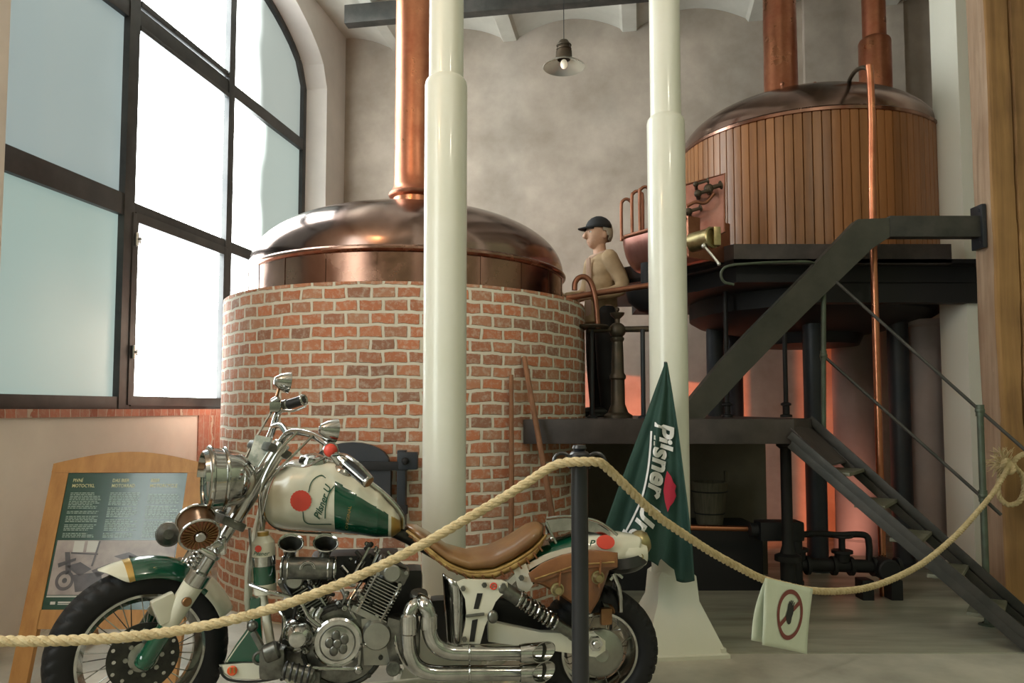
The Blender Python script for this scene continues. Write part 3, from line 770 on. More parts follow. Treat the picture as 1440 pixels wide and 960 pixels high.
for u, v0, v1, yy in ((881, 279, 312, 5.95), (896, 268, 306, 5.86), (907, 262, 304, 5.8)):
    p = at(u, v0+8, yy); b = MB(); w = .042; zt = p.z+.0; p0 = V((p.x-w, yy, TZ-.02)); p1 = V((p.x+w, yy, TZ-.06))
    b.tube([p0, V((p.x-w, yy, zt-.02)), V((p.x-w*.7, yy, zt+.025)), V((p.x, yy, zt+.042)), V((p.x+w*.7, yy, zt+.025)), V((p.x+w, yy, zt-.02)), p1], .013, n=12, smooth=6)
    b.cyl((p.x+w, yy, TZ-.03), (p.x+w, yy, TZ+.04), .022, n=12)
    obj('swan_neck_tap', b, 'copper_dull', tr)
# valve board standing above the trough
c1, c2, c3, c4 = at(957, 262, 5.42), at(1019, 244, 5.33), at(1019, 326, 5.33), at(957, 350, 5.42)
vb = thing('valve_board', 'upright copper plate with dark brass valves in front of the wood-clad tun', 'valve board', (c1.x, c1.y, c4.z))
b = MB(); b.prism([c1, c2, c3, c4], V((.01, .02, 0))); obj('back_plate', b, 'copper_pink', vb)
b = MB(); b.tube([c1, c2, c3], .008, n=8); obj('plate_edge', b, 'copper_dull', vb)
for u, v, r in ((1000, 268, .035), (985, 275, .028), (972, 300, .028), (982, 262, .02)):
    q = at(u, v, 5.33); b = MB(); b.cyl(q+V((0, .06, 0)), q+V((-.03, -.05, 0)), r*.6, n=14); b.sphere(q+V((-.03, -.05, 0)), r, 14); b.cyl(q+V((-.03, -.05, 0)), q+V((.05, -.07, .02)), r*.45, n=10); b.torus(q+V((.05, -.07, .02)), r*.7, .007, (1, 0, .3), 16, 8)
    obj('valve', b, 'bronze', vb)
b = MB(); b.tube([at(966, 290, 5.28), at(978, 284, 5.26), at(992, 285, 5.26), at(1004, 272, 5.26)], .012, n=10, smooth=5); obj('valve_pipe', b, 'copper_dull', vb)
# brass run-off cock under it
cc = thing('run_off_cock', 'brass run-off cock with steel lever below the valve board', 'valve', at(992, 337, 5.2))
q0, q1 = at(972, 342, 5.25), at(1001, 334, 5.12)
b = MB(); b.cyl(q0, q1, .07, n=28, bev=.01); b.torus(q1, .066, .012, q1-q0, 28, 8); obj('cock_body', b, 'brass', cc)
q2 = at(1007, 333, 5.14); b = MB(); b.box(q2, (.05, .07, .13), None, .01); obj('square_flange', b, 'brass', cc)
mat('zinc', (.55, .55, .52), .35, metal=.9)
b = MB(); b.tube([at(990, 346, 5.1), at(1000, 357, 5.08), at(1011, 371, 5.06)], .010, n=10); b.sphere(at(990, 346, 5.1), .018, 10); b.sphere(at(1011, 371, 5.06), .014, 10); obj('lever', b, 'zinc', cc)
b = MB(); b.lathe([(0, 2.03), (.07, 2.05), (.15, 2.12), (.17, 2.2), (.165, 2.24), (.055, 2.26), (.055, 2.42)], (at(902, 400, 5.75).x+.05, 5.75, 0), n=32)
o = obj('iron_sump', b, 'soot_steel'); tag(o, 'black round-bottomed iron sump hanging under the copper trough', 'sump')
# stand with round spindle head beside the figure
q = at(869, 560, 5.55)
st = thing('valve_pedestal', 'greenish bronze valve pedestal with round head on the low platform', 'valve', (q.x, 5.55, ZP))
z = ZP; b = MB(); b.lathe([(0, z), (.105, z), (.105, z+.02), (.075, z+.04), (.06, z+.08), (.052, z+.1), (.05, z+.28), (.06, z+.29), (.06, z+.31), (.047, z+.33), (.04, z+.56), (.05, z+.575), (.05, z+.59), (.03, z+.6)], (q.x, 5.55, 0), n=28); obj('pedestal', b, 'bronze', st)
b = MB(); b.sphere((q.x, 5.55, z+.645), .063, 20, (1, 1, .95)); b.lathe([(.02, z+.7), (.02, z+.73), (.05, z+.76), (.055, z+.775), (0, z+.775)], (q.x, 5.55, 0), n=20); b.sphere((q.x, 5.55, z+.80), .018, 10); obj('round_head', b, 'bronze', st)
# railing of the low platform beside the figure
rg = thing('platform_railing', 'dark copper handrail and green waist rail beside the figure in the cap', 'railing', (.7, 5.5, ZP))
b = MB(); b.tube([at(796, 419, 5.5), at(840, 412, 5.5), at(914, 401, 5.5)], .022, n=14); obj('hand_rail', b, 'copper_dull', rg)
b = MB(); b.tube([at(826, 464, 5.5), at(868, 463, 5.55), at(930, 462, 5.5)], .022, n=12); b.lathe([(0, 0), (.12, 0), (.13, .012), (.12, .024), (0, .024)], at(832, 462, 5.5), n=24); obj('waist_rail', b, 'bronze', rg)
for u in (832, 904): p = at(u, 500, 5.5); b = MB(); b.tube([V((p.x, p.y, ZP)), V((p.x, p.y, at(u, 463, 5.5).z))], .017, n=12); b.lathe([(.04, ZP), (.04, ZP+.01), (.02, ZP+.02)], (p.x, p.y, 0), n=12); obj('post', b, 'blue_steel', rg)
b = MB(); b.tube([at(841, 462, 5.45), at(838, 425, 5.45), at(832, 400, 5.45), at(824, 390, 5.45), at(815, 390, 5.45), at(809, 397, 5.45), at(808, 408, 5.45)], .020, n=14, smooth=8)
tag(obj('curved_pipe', b, 'copper_dull'), 'copper pipe bent over like a walking cane beside the figure', 'pipe')

# ------------------------------------------------------------------ things under the platforms
q = atz(1000, 740, .48)
b = MB(); q0 = at(966, 742, 5.45); q1 = at(1074, 742, 5.45); zt = q0.z; b.box(((q0.x+q1.x)/2-.25, 5.72, zt/2), (q1.x-q0.x+.5, .5, zt), None, .015)
tag(obj('dark_plinth', b, 'soot_steel'), 'low dark plinth under the low platform carrying the wooden bucket', 'plinth')
b = MB(); b.box((1.22, 6.03, (ZP-.05)/2), (1.58, .06, ZP-.05), None, .006); tag(obj('shade_panel', b, 'shade_brown'), 'dark brown panel added for the deep shade behind the wooden bucket', 'shade panel', kind='thing')  # added panel: stands for deep shade here and stops the orange spot
q = at(998, 735, 5.65); bk_ = thing('wooden_bucket', 'old wooden bucket with one tall stave on the dark plinth', 'bucket', (q.x, 5.65, zt))
hb_ = .31; b = MB(); b.lathe([(0, zt), (.095, zt), (.135, zt+hb_), (.115, zt+hb_), (.08, zt+.03), (0, zt+.03)], (q.x, 5.65, 0), n=28); obj('bucket_body', b, 'bucket_wood', bk_)
for hz_, hr_ in ((.08, .108), (.24, .130)): obj('hoop', MB().torus((q.x, 5.65, zt+hz_), hr_, .005, n=32, m=6), 'soot_steel', bk_)
if 1: pass
b = MB(); b.box((q.x+.125, 5.65, zt+.33), (.02, .04, .12), None, .005); obj('tall_stave', b, 'bucket_wood', bk_)
b = MB(); b.tube([at(960, 741, 5.3), at(1094, 744, 5.3)], .020, n=14); tag(obj('floor_pipe', b, 'copper_pipe'), 'straight copper pipe lying along the dark plinth', 'pipe')
pp = thing('pump_piping', 'black iron pump piping with valves on the floor behind the lower stair', 'piping', at(1180, 800, 5.3)*1.0)
ROOTM[pp.name] = V(pp.location)
Yp = 5.25
b = MB(); b.tube([at(1112, 793, Yp), at(1266, 797, Yp)], .045, n=16)
for u in (1118, 1135, 1172, 1196, 1228, 1262): p = at(u, 794+(u-1118)*.02, Yp); b.cyl(p-V((.012, 0, 0)), p+V((.012, 0, 0)), .065, n=18)
obj('main_pipe', b, 'soot_steel', pp)
for u, v in ((1122, 765), (1184, 768)):
    p = at(u, v, Yp); b = MB(); b.cyl(p-V((0, 0, .15)), p+V((0, 0, .07)), .022, n=12); b.cyl(p-V((0, 0, .11)), p-V((0, 0, .04)), .05, n=16, bev=.01); b.cyl(p-V((0, 0, .045)), p-V((0, 0, .025)), .07, n=16)
    b.torus(p+V((0, 0, .07)), .065, .009, n=24, m=8)
    for k in range(4): a = PI/2*k+.4; b.tube([p+V((0, 0, .07)), p+V((math.cos(a)*.065, math.sin(a)*.065, .07))], .006, n=6)
    obj('valve', b, 'soot_steel', pp)
b = MB(); b.tube([at(1122, 752, Yp), at(1150, 750, Yp), at(1178, 752, Yp), at(1215, 752, Yp), at(1222, 765, Yp), at(1222, 790, Yp)], .022, n=12, smooth=6); obj('by_pass_pipe', b, 'soot_steel', pp)
b = MB(); p = at(1095, 745, Yp); b.box(p, (.30, .16, .13), None, .02); b.cyl(p+V((.1, -.02, -.05)), V((p.x+.1, p.y-.02, 0.05)), .05, n=16); b.cyl(p-V((.15, 0, 0)), p-V((.2, 0, 0)), .05, n=16); obj('pump_block', b, 'soot_steel', pp)
for u in (1118, 1215, 1255): p = at(u, 800, Yp); b = MB(); b.box((p.x, Yp, .07), (.08, .12, .14), None, .01); obj('foot', b, 'soot_steel', pp)
for u in (1246,): p = at(u, 800, Yp-.05); b = MB(); b.cyl((p.x, p.y-.06, p.z), (p.x, p.y+.08, p.z), .075, n=20, bev=.01); obj('pump_wheel', b, 'soot_steel', pp)

# ------------------------------------------------------------------ tie beam and pendant lamp under the vaults
p = at(487, 26, 7.8); zz = 5.47
b = MB(); s0 = V((p.x, p.y, 0)); b.bar(V((p.x, p.y, zz)), V((p.x, p.y, zz))+BD*3.9, .12, .20, V((0, 0, 1)), .005) if False else b.box(s0+BD*1.8+V((0, 0, zz)), (3.6, .12, .20), Matrix.Rotation(math.atan2(BD.y, BD.x), 3, 'Z'), .006)
tag(obj('tie_beam', b, 'dark_steel'), 'dark iron beam running just below the vaulted ceiling', 'beam', kind='thing')
q = at(793, 80, 6.9)
pd = thing('pendant_lamp', 'small industrial pendant lamp with shallow glass shade hanging near the back wall', 'lamp', (q.x, q.y, q.z-.1))
x, y, z = q.x, q.y, q.z
b = MB(); b.lathe([(.04, z+.155), (.055, z+.13), (.06, z+.06), (.075, z+.05), (.08, z-.02), (.09, z-.04)], (x, y, 0), n=28); b.lathe([(0, z+.165), (.04, z+.155)], (x, y, 0), n=28)
for h in (.03, .075, .11): b.torus((x, y, z+h), .066, .006, n=28, m=6)
obj('lamp_neck', b, 'bronze', pd)
mat('lamp_glass', (.55, .53, .45), .15, metal=.6)
b = MB(); b.lathe([(.07, z-.02), (.11, z-.045), (.17, z-.075), (.198, z-.098), (.194, z-.101), (.165, z-.08), (.1, z-.05), (.06, z-.03)], (x, y, 0), n=40); obj('lamp_shade', b, 'lamp_glass', pd)
mat('bulb_glass', (.9, .85, .7), .1, emit=(1, .85, .6), estr=.25)
b = MB(); b.sphere((x, y, z-.07), .035, 16, (1, 1, 1.3)); obj('bulb', b, 'bulb_glass', pd)
b = MB(); b.tube([V((x, y, z+.16)), V((x, y, 5.47))], .004, n=6); obj('cord', b, 'black_gloss', pd)

for u, yy, r, lab in ((1203, 6.95, .19, 'round plastered support under the wood-clad tun, left of the dark leg'), (1306, 6.3, .16, 'round grey plastered support under the wood-clad tun, next to the square pillar')):
    q = at(u, 600, yy); b = MB(); b.lathe([(r+.02, 0), (r+.02, .12), (r, .14), (r, 1.98), (r+.03, 2.0), (r+.03, 2.04)], (q.x, q.y, 0), n=40)
    tag(obj('support_column', b, 'plaster_pink'), lab, 'column', 'round plastered supports', kind='thing')
# ================================================================== motorcycle
mat('chrome', (.56, .56, .54), .09, metal=1.0, col2=(.36, .36, .34), nscale=14, rough2=.18)
mat('dull_metal', (.22, .22, .20), .3, metal=.95, col2=(.10, .10, .09), nscale=18, rough2=.45)
mat('dark_metal', (.06, .06, .05), .45, metal=.8, col2=(.03, .03, .03), nscale=20)
mat('aluminium', (.36, .36, .32), .36, metal=.9, col2=(.30, .30, .27), nscale=16)
mat('tyre_rubber', (.010, .010, .011), .6, spec=.3)
mat('bike_green', (.004, .075, .038), .16, coat=.8, col2=(.003, .055, .028), nscale=3)
mat('bike_cream', (.68, .66, .55), .25, coat=.5, col2=(.62, .60, .48), nscale=5)
mat('bike_gold', (.42, .27, .08), .35, metal=.6)
mat('seal_red', (.62, .06, .035), .5)
mat('logo_green', (.01, .07, .04), .5)
mat('seat_leather', (.24, .125, .04), .3, coat=.45, col2=(.16, .075, .03), nscale=6, bump=.12, bscale=25)
mat('seat_stitched', (.42, .28, .09), .45, col2=(.22, .12, .03), nscale=14, bump=.4, bscale=45)
mat('bag_leather', (.24, .095, .032), .38, coat=.3, col2=(.15, .055, .02), nscale=7, bump=.12, bscale=30)
mat('amber_lens', (.75, .16, .02), .15, coat=.6)
mat('orange_lens', (.80, .10, .02), .2, coat=.5)
mat('copper_brown', (.20, .10, .05), .3, metal=.9, col2=(.30, .17, .08), nscale=9)
mat('glass_grey', (.35, .40, .40), .08, metal=.8)
mat('plate_silver', (.55, .60, .56), .25, metal=.7, col2=(.30, .36, .33), nscale=22, ramp=(.45, .55))
mat('hose_black', (.01, .01, .01), .4)

FX = at(197, 914, 3.055); RX = at(838, 903, 3.345)
FX.z = .335; RX.z = .265
bx = V((RX.x-FX.x, RX.y-FX.y, 0)); WB = bx.length; bx.normalize(); by = V((-bx.y, bx.x, 0))
M = Matrix.Translation(V((FX.x, FX.y, 0))) @ Matrix((bx, by, V((0, 0, 1)))).transposed().to_4x4()
MI = M.inverted()
bike = thing('motorcycle', 'green and cream custom cruiser motorcycle with chrome engine and tan leather seat', 'motorcycle', local=M)
def b3(u, v, l):
    "bike-local point on the plane at lateral distance l (negative: near side) seen at (u, v)"
    o = MI @ V((0, 0, H)); d = MI.to_3x3() @ ray(u, v)
    return o + d*((l-o.y)/d.y)
def bw(u, v, Y): return MI @ at(u, v, Y-.185)
def poly(pts, l): return [b3(u, v, l) for u, v in pts]
def plate(mb, pts, l, th): return mb.prism(poly(pts, l), V((0, th, 0)))
YL = V((0, -1, 0))

# ---- wheels
def wheel(prefix, c, ax, R, rim, wd, m_tyre='tyre_rubber', spokes=36, hubr=.045, tread=True):
    ax = V(ax).normalized(); fr = frame(ax, V((0, 0, 1)))
    ty = MB(); n, mm = 120, 28
    rc, rh = (R+rim)/2, (R-rim)/2
    def tf(i, j):
        a = 2*PI*i; b = 2*PI*j
        ca, sa = math.cos(b), math.sin(b)
        ex = .72
        rr = rc + rh*abs(ca)**ex*(1 if ca > 0 else -1)
        yy = wd/2*abs(sa)**.62*(1 if sa > 0 else -1)
        if ca > .05 and tread:
            k = (i*n) + abs(yy)/wd*7
            g = (k/3) % 1.0
            if abs(yy) > wd*.10 and g < .34: rr -= .011
        return V(c)+fr@V((math.cos(a)*rr, math.sin(a)*rr, yy))
    ty.grid(tf, n*2, mm, closed_u=True)
    t = obj('tyre', ty, m_tyre, bike, angle=50)
    rm = MB(); prof = [(rim-.002, -wd*.36), (rim+.012, -wd*.36), (rim+.012, -wd*.33), (rim-.006, -wd*.28), (rim-.016, -wd*.12), (rim-.018, 0), (rim-.016, wd*.12), (rim-.006, wd*.28), (rim+.012, wd*.33), (rim+.012, wd*.36), (rim-.002, wd*.36), (rim-.026, wd*.1), (rim-.026, -wd*.1), (rim-.002, -wd*.36)]
    rm.lathe(prof, c, ax, 72); r_ = obj('wheel_rim', rm, 'chrome', bike)
    hb = MB(); hb.lathe([(0, -.07), (.02, -.07), (.02, -.06), (hubr, -.055), (hubr, -.045), (hubr*.6, -.03), (hubr*.6, .03), (hubr, .045), (hubr, .055), (.02, .06), (0, .07)], c, ax, 28)
    obj('hub', hb, 'chrome', bike)
    if spokes:
        for k in range(spokes):
            a0 = 2*PI*k/spokes; sgn = 1 if k % 2 else -1; da = .35*(1 if (k//2) % 2 else -1)
            p = V(c)+fr@V((math.cos(a0+da)*hubr*.95, math.sin(a0+da)*hubr*.95, .05*sgn)); q = V(c)+fr@V((math.cos(a0)*(rim-.016), math.sin(a0)*(rim-.016), .008*sgn))
            obj('spoke', MB().tube([p, q], .0022, n=6), 'chrome', bike)
    return fr
PHI = math.radians(28)
fwd = V((-math.cos(PHI), -math.sin(PHI), 0)); sax = V((math.sin(PHI), -math.cos(PHI), 0))   # wheel forward, and axle direction to the near side
FC = V((0, 0, .335))
ffr = wheel('front', FC, sax, .335, .228, .13, spokes=36)
for k in range(16): a = 2*PI*k/16; q = FC+ffr@V((math.cos(a)*(.105+.012*(k%2)), math.sin(a)*(.105+.012*(k%2)), .0675)); obj('rotor_stud', MB().cyl(q, q+sax*.003, .0075, n=8), 'chrome', bike)
bd = MB(); bd.lathe([(.05, .062), (.132, .062), (.132, .067), (.05, .067)], FC, sax, 40)
obj('brake_disc', bd, 'dark_metal', bike)
bd = MB(); bd.lathe([(0, .075), (.03, .075), (.055, .068), (.062, .064), (.062, .058)], FC, sax, 32)
for k in range(8): a = 2*PI*k/8; bd.cyl(FC+ffr@V((math.cos(a)*.065, math.sin(a)*.065, .064)), FC+ffr@V((math.cos(a)*.065, math.sin(a)*.065, .076)), .009, n=8)
obj('disc_carrier', bd, 'aluminium', bike)
RC_ = V((WB, 0, .265))
wheel('rear', RC_, (0, -1, 0), .265, .160, .19, spokes=24, hubr=.07)
bd = MB(); bd.lathe([(0, .09), (.03, .10), (.05, .09), (.085, .085), (.10, .075), (.10, .055), (.05, .05)], RC_, (0, -1, 0), 40); obj('rear_drum', bd, 'aluminium', bike)

# ---- front fender: an arch round the front tyre
def ff(i, j, a0, a1, r0, w, drop):
    a = a0+(a1-a0)*i
    b = (j-.5)*2
    tp = 1.0
    e = min(i, 1)*1.0
    rr = r0 - drop*abs(b)**2.6
    p = fwd*math.cos(a)*rr*1.0
    return FC + fwd*(math.cos(a)*rr) + V((0, 0, math.sin(a)*rr)) + sax*(-b*w)
def fender(name, a0, a1, m, tip=None, r0=.378, w=.085, drop=.075):
    f = MB(); n = 24
    def g(i, j):
        k = 1.0
        if tip: k = max(.05, math.sqrt(max(0, 1-(1-min(1, i))**2)))
        a = math.radians(a0+(a1-a0)*i); b = (j-.5)*2
        rr = r0-drop*(abs(b)*k)**2.4*k
        return FC+fwd*(math.cos(a)*rr)+V((0, 0, math.sin(a)*rr))+sax*(b*w*k)
    f.grid(g, n, 16); o = obj(name, f, m, bike); md = o.modifiers.new('thick', 'SOLIDIFY'); md.thickness = .004
    return o
fo = fender('front_fender', 80, 160, ['bike_green', 'bike_cream'], None)
tp_ = fender('fender_tip', 65, 80.5, ['bike_cream'], True)
st_ = fender('fender_stripe', 78.5, 82.5, ['bike_gold'], None, .3787)
set_mi(fo, lambda c: 1 if c.x > .235 else 0)

# ---- fork
def fp(u, v, off): # near leg plane measured in world depth
    return bw(u, v, off)
def axis_pt(s, side):  # s: 0 axle, 1 upper clamp
    lo = FC + sax*(.105*side) + V((.01, 0, .0)); 
    return lo
LOW = FC+sax*.105; TOPN = bw(398, 622, 3.22)
TOPF = TOPN - sax*.21
for sd, lab in ((1, 'near'), (-1, 'far')):
    lo = FC+sax*(.105*sd); tpx = TOPN if sd == 1 else TOPF
    d = tpx-lo
    L_k = lambda k: lo+d*k
    g = MB(); g.cyl(lo-d*.03, L_k(.16), .034, n=20, bev=.006); g.sphere(lo, .038, 14); fk = obj('fork_slider', g, 'bike_green', bike)
    g = MB(); g.cyl(L_k(.15), L_k(.36), .037, .041, n=22, bev=.006); obj('fork_shroud', g, 'bike_cream', bike)
    g = MB(); g.cyl(L_k(.34), L_k(.40), .045, n=22, bev=.005); g.cyl(L_k(.39), L_k(.66), .027, n=18); g.cyl(L_k(.64), L_k(1.0), .033, n=20, bev=.004); obj('fork_tube', g, 'chrome', bike)
lo, d = LOW, TOPN-LOW
g = MB(); q = lo+d*.24+fwd*.05; g.box(q, (.085, .045, .10), Matrix((fwd, sax, V((0, 0, 1)))).transposed()@Matrix.Rotation(.35, 3, 'Y'), .012); obj('fork_bracket', g, 'bike_cream', bike)
g = MB(); g.cyl(lo+d*.27+sax*.03, lo+d*.27+sax*.055, .018, n=14, bev=.003); obj('fork_bolt', g, 'copper_brown', bike)
for k in (.62, .96):
    g = MB()
    c = (LOW+TOPN)/2; a, b_ = LOW+(TOPN-LOW)*k, (FC-sax*.105)+(TOPF-(FC-sax*.105))*k
    g.bar(a+sax*.03, b_-sax*.03, .10, .035, d, .012); obj('triple_clamp', g, 'dull_metal', bike)
# engraved silver plate between the fork tubes
a = LOW+(TOPN-LOW)*.72-sax*.05; a2 = LOW+(TOPN-LOW)*.97-sax*.05
g = MB(); dd = (a2-a); ppn = dd.normalized().cross(sax).normalized()
g.prism([bw(346, 652, 3.2), bw(360, 611, 3.25), bw(381, 615, 3.25), bw(368, 658, 3.2)], ppn*.008); obj('fork_plate', g, 'plate_silver', bike)
hd = fwd*.04
# ---- headlight seen from the side
hc = bw(322, 673, 3.10)
hax = (fwd + sax*-.10 + V((0, 0, .03))).normalized()
g = MB(); g.lathe([(0, -.10), (.035, -.095), (.075, -.07), (.10, -.03), (.113, .02), (.118, .06), (.122, .075)], hc, hax, 40); obj('headlight_bowl', g, 'chrome', bike)
g = MB(); g.torus(hc+hax*.075, .118, .010, hax, 48, 10); g.torus(hc+hax*.02, .117, .006, hax, 48, 8); g.lathe([(.10, .085), (.118, .085), (.125, .07)], hc, hax, 40); obj('headlight_ring', g, 'chrome', bike)
g = MB(); g.lathe([(0, .085), (.06, .083), (.112, .070)], hc, hax, 36); obj('headlight_lens', g, 'glass_grey', bike)
g = MB(); g.bar(hc-hax*.06, LOW+(TOPN-LOW)*.66-sax*.1, .03, .06, V((0, 0, 1)), .01); obj('headlight_bracket', g, 'chrome', bike)
hr = MB(); hr.lathe([(.096, .075), (.10, .10), (.104, .10), (.112, .08)], hc+hax*.0, hax, 36, a0=0, a1=PI); obj('headlight_visor', hr, 'chrome', bike)
# passing lamp with copper-brown back, near side
pc = bw(272, 733, 2.98); e = bw(284, 754, 2.90); pax = (MI.to_3x3()@(V((0, 0, H))-at(280, 748, 2.95))).normalized()
pax = (pax + V((.22, 0, -.80))).normalized()
pc = bw(281, 752, 2.95)
g = MB(); g.lathe([(0, -.12), (.052, -.115), (.062, -.10), (.065, -.03), (.068, -.02), (.071, 0), (.066, .006)], pc, pax, 40); pl_ = obj('passing_lamp', g, 'copper_brown', bike)
g = MB(); g.torus(pc, .068, .006, pax, 40, 8); g.torus(pc-pax*.09, .066, .005, pax, 40, 8); obj('lamp_ring', g, 'chrome', pl_)
g = MB(); pf = frame(pax); g.lathe([(0, .004), (.066, .004)], pc, pax, 40); obj('grille_plate', g, 'copper_dull', pl_); g = MB()
for k in range(24):
    a = 2*PI*k/24; g.bar(pc+pax*.006+pf@V((math.cos(a)*.026, math.sin(a)*.026, 0)), pc+pax*.006+pf@V((math.cos(a+.16)*.062, math.sin(a+.16)*.062, 0)), .005, .008, pax)
mat('grille_brown', (.26, .14, .045), .4, metal=.6, col2=(.14, .07, .03), nscale=30); obj('radial_grille', g, 'grille_brown', pl_)
g = MB(); g.lathe([(0, .02), (.018, .018), (.022, .01), (.022, 0)], pc, pax, 20); obj('grille_boss', g, 'chrome', pl_)
g = MB(); g.tube([pc-pax*.05-V((0, 0, .07)), pc-pax*.05+V((.06, .03, -.12)), LOW+(TOPN-LOW)*.5], .014, n=12, smooth=6); g.box(LOW+(TOPN-LOW)*.52+sax*.02, (.05, .05, .07), None, .01); obj('lamp_bracket', g, 'chrome', bike)
# far passing lamp
q = bw(237, 751, 3.35); qa = (MI.to_3x3()@(V((0, 0, H))-at(237, 751, 3.35))).normalized()
g = MB(); g.lathe([(0, .03), (.02, .03), (.03, .018), (.045, .004), (.047, -.03), (.035, -.08), (0, -.09)], q, qa, 28); g.torus(q, .046, .005, qa, 28, 8); g.tube([q-qa*.05, LOW+(TOPN-LOW)*.5-sax*.2], .009, n=8); obj('passing_lamp', g, 'dull_metal', bike)
# fork spring bellows and small chrome between fender and clamp
g = MB(); a = LOW+(TOPN-LOW)*.42-sax*.03
for k in range(5): g.torus(LOW+(TOPN-LOW)*(.42+.02*k)-sax*.04+fwd*.03, .03, .006, d, 20, 8)
g.cyl(a+fwd*.03, a+fwd*.03+d.normalized()*.1, .018, n=12); obj('fork_spring', g, 'chrome', bike)

# ---- handlebar
nearE = bw(517, 674, 2.98)
g = MB()
g.tube([TOPN-sax*.03, bw(404, 610, 3.2), bw(418, 607, 3.17), bw(440, 612, 3.12), bw(462, 626, 3.07), bw(484, 650, 3.02), nearE], .0135, n=12, smooth=8)
g.tube([TOPF+sax*.03, bw(384, 602, 3.42), bw(388, 588, 3.48), bw(396, 574, 3.52), bw(412, 566, 3.54), bw(426, 562, 3.50)], .0135, n=12, smooth=8)
g.tube([bw(404, 610, 3.2), bw(395, 598, 3.3), bw(384, 600, 3.42)], .013, n=12, smooth=6)
obj('handlebar', g, 'chrome', bike)
g = MB(); a, b_ = bw(487, 650, 3.0), bw(517, 676, 2.96); g.cyl(a, b_, .022, n=20, bev=.004); gp = obj('hand_grip', g, 'hose_black', bike)
g = MB(); g.cyl(a-(b_-a)*.12, a+(b_-a)*.06, .025, n=20, bev=.004); g.cyl(b_-(b_-a)*.05, b_+(b_-a)*.08, .025, n=20, bev=.004)
for k in (.0, PI/2, PI, 1.5*PI): 
    R_ = frame(b_-a); o_ = R_@V((math.cos(k)*.022, math.sin(k)*.022, 0)); g.cyl(a+o_, b_+o_, .005, n=8)
obj('grip_trim', g, 'chrome', gp)
g = MB(); g.tube([bw(470, 640, 3.0), bw(486, 640, 2.95), bw(507, 655, 2.92), bw(522, 671, 2.92)], .006, n=8, smooth=6, ell=1.6); obj('clutch_lever', g, 'chrome', bike)
g = MB(); a, b_ = bw(404, 569, 3.52), bw(427, 562, 3.48); g.cyl(a, b_, .022, n=18, bev=.004); gp = obj('hand_grip', g, 'hose_black', bike)
g = MB(); g.cyl(a-(b_-a)*.3, a+(b_-a)*.1, .026, n=18, bev=.004); g.torus(b_, .02, .006, b_-a, 18, 8); obj('grip_trim', g, 'chrome', gp)
g = MB(); g.tube([bw(388, 586, 3.45), bw(398, 578, 3.42), bw(414, 577, 3.4), bw(430, 571, 3.38)], .006, n=8, smooth=6); obj('brake_lever', g, 'chrome', bike)
g = MB(); g.box(bw(388, 572, 3.5), (.05, .05, .045), None, .01); g.cyl(bw(383, 566, 3.5), bw(393, 560, 3.5), .018, n=14, bev=.004); obj('brake_reservoir', g, 'chrome', bike)
for (uu, vv, yy, s, m0, m1) in ((400, 537, 3.5, 1, (389, 557), (392, 545)), (465, 605, 3.08, 1, (459, 628), (459, 612))):
    g = MB(); c = bw(uu, vv, yy); ax = (MI.to_3x3()@V((.75, .45, -.12))).normalized()
    g.lathe([(0, -.045), (.018, -.042), (.034, -.02), (.046, .012), (.048, .02), (.0, .022)], c, ax, 28); mr_ = obj('mirror', g, 'chrome', bike)
    g = MB(); g.tube([bw(*m0, yy), bw(*m1, yy), c-ax*.03], .007, n=8, smooth=5); obj('mirror_stem', g, 'copper_brown', mr_)
g = MB(); c = bw(465, 633, 3.03); g.sphere(c, .026, 16, (1, .8, 1)); obj('indicator_lens', g, 'seal_red', bike)
g = MB(); g.torus(c, .026, .005, YL, 20, 8); g.sphere(bw(472, 640, 3.05), .02, 12); g.cyl(c, bw(478, 650, 3.04), .018, n=12); obj('indicator_shell', g, 'chrome', bike)
# cables
for pts in ([(418, 607, 3.15), (388, 640, 3.08), (366, 690, 3.05), (368, 740, 3.1)], [(440, 612, 3.1), (412, 640, 3.05), (392, 660, 3.05), (372, 690, 3.05), (366, 730, 3.1)],
            [(396, 574, 3.5), (380, 620, 3.3), (350, 668, 3.2), (322, 700, 3.15)], [(462, 640, 3.05), (430, 655, 3.1), (400, 655, 3.1), (380, 680, 3.1), (364, 745, 3.15)],
            [(384, 575, 3.5), (362, 612, 3.4), (340, 655, 3.3), (330, 690, 3.2)]):
    g = MB(); g.tube([bw(*p) for p in pts], .0055, n=8, smooth=8); obj('control_cable', g, 'chrome', bike)

# ---- fuel tank (lofted shell)
TT = [(366, 700), (372, 676), (388, 657), (412, 647), (440, 645), (468, 650), (500, 668), (530, 690), (552, 712), (566, 733)]
TB_ = [(366, 712), (368, 735), (383, 747), (410, 751), (440, 753), (468, 754), (500, 757), (530, 760), (552, 758), (564, 748)]
TW = [.07, .11, .14, .155, .162, .162, .155, .13, .095, .06]
tk = []
for k in range(10):
    a, b_ = b3(*TT[k], -.07), b3(*TB_[k], -TW[k]*.75)
    tk.append(((a.x+b_.x)/2, a.z, b_.z, TW[k]))
def tank_at(x):
    if x <= tk[0][0]: return tk[0][1:]
    for k in range(9):
        if x <= tk[k+1][0]:
            f = (x-tk[k][0])/(tk[k+1][0]-tk[k][0]); f = f*f*(3-2*f)*.4+f*.6
            return tuple(tk[k][i]*(1-f)+tk[k+1][i]*f for i in (1, 2, 3))
    return tk[-1][1:]
def tank_w(x, z):
    zt, zb, w_ = tank_at(x); q = min(1, abs((z-(zt+zb)/2)/((zt-zb)/2)))
    return w_*max(0, 1-q**2.3)**(1/2.1)
def onTank(u, v, lift=.003):
    l = -.15
    for _ in range(8):
        p = b3(u, v, l); l = -(tank_w(p.x, p.z)+lift)*.6+l*.4
    return b3(u, v, l)
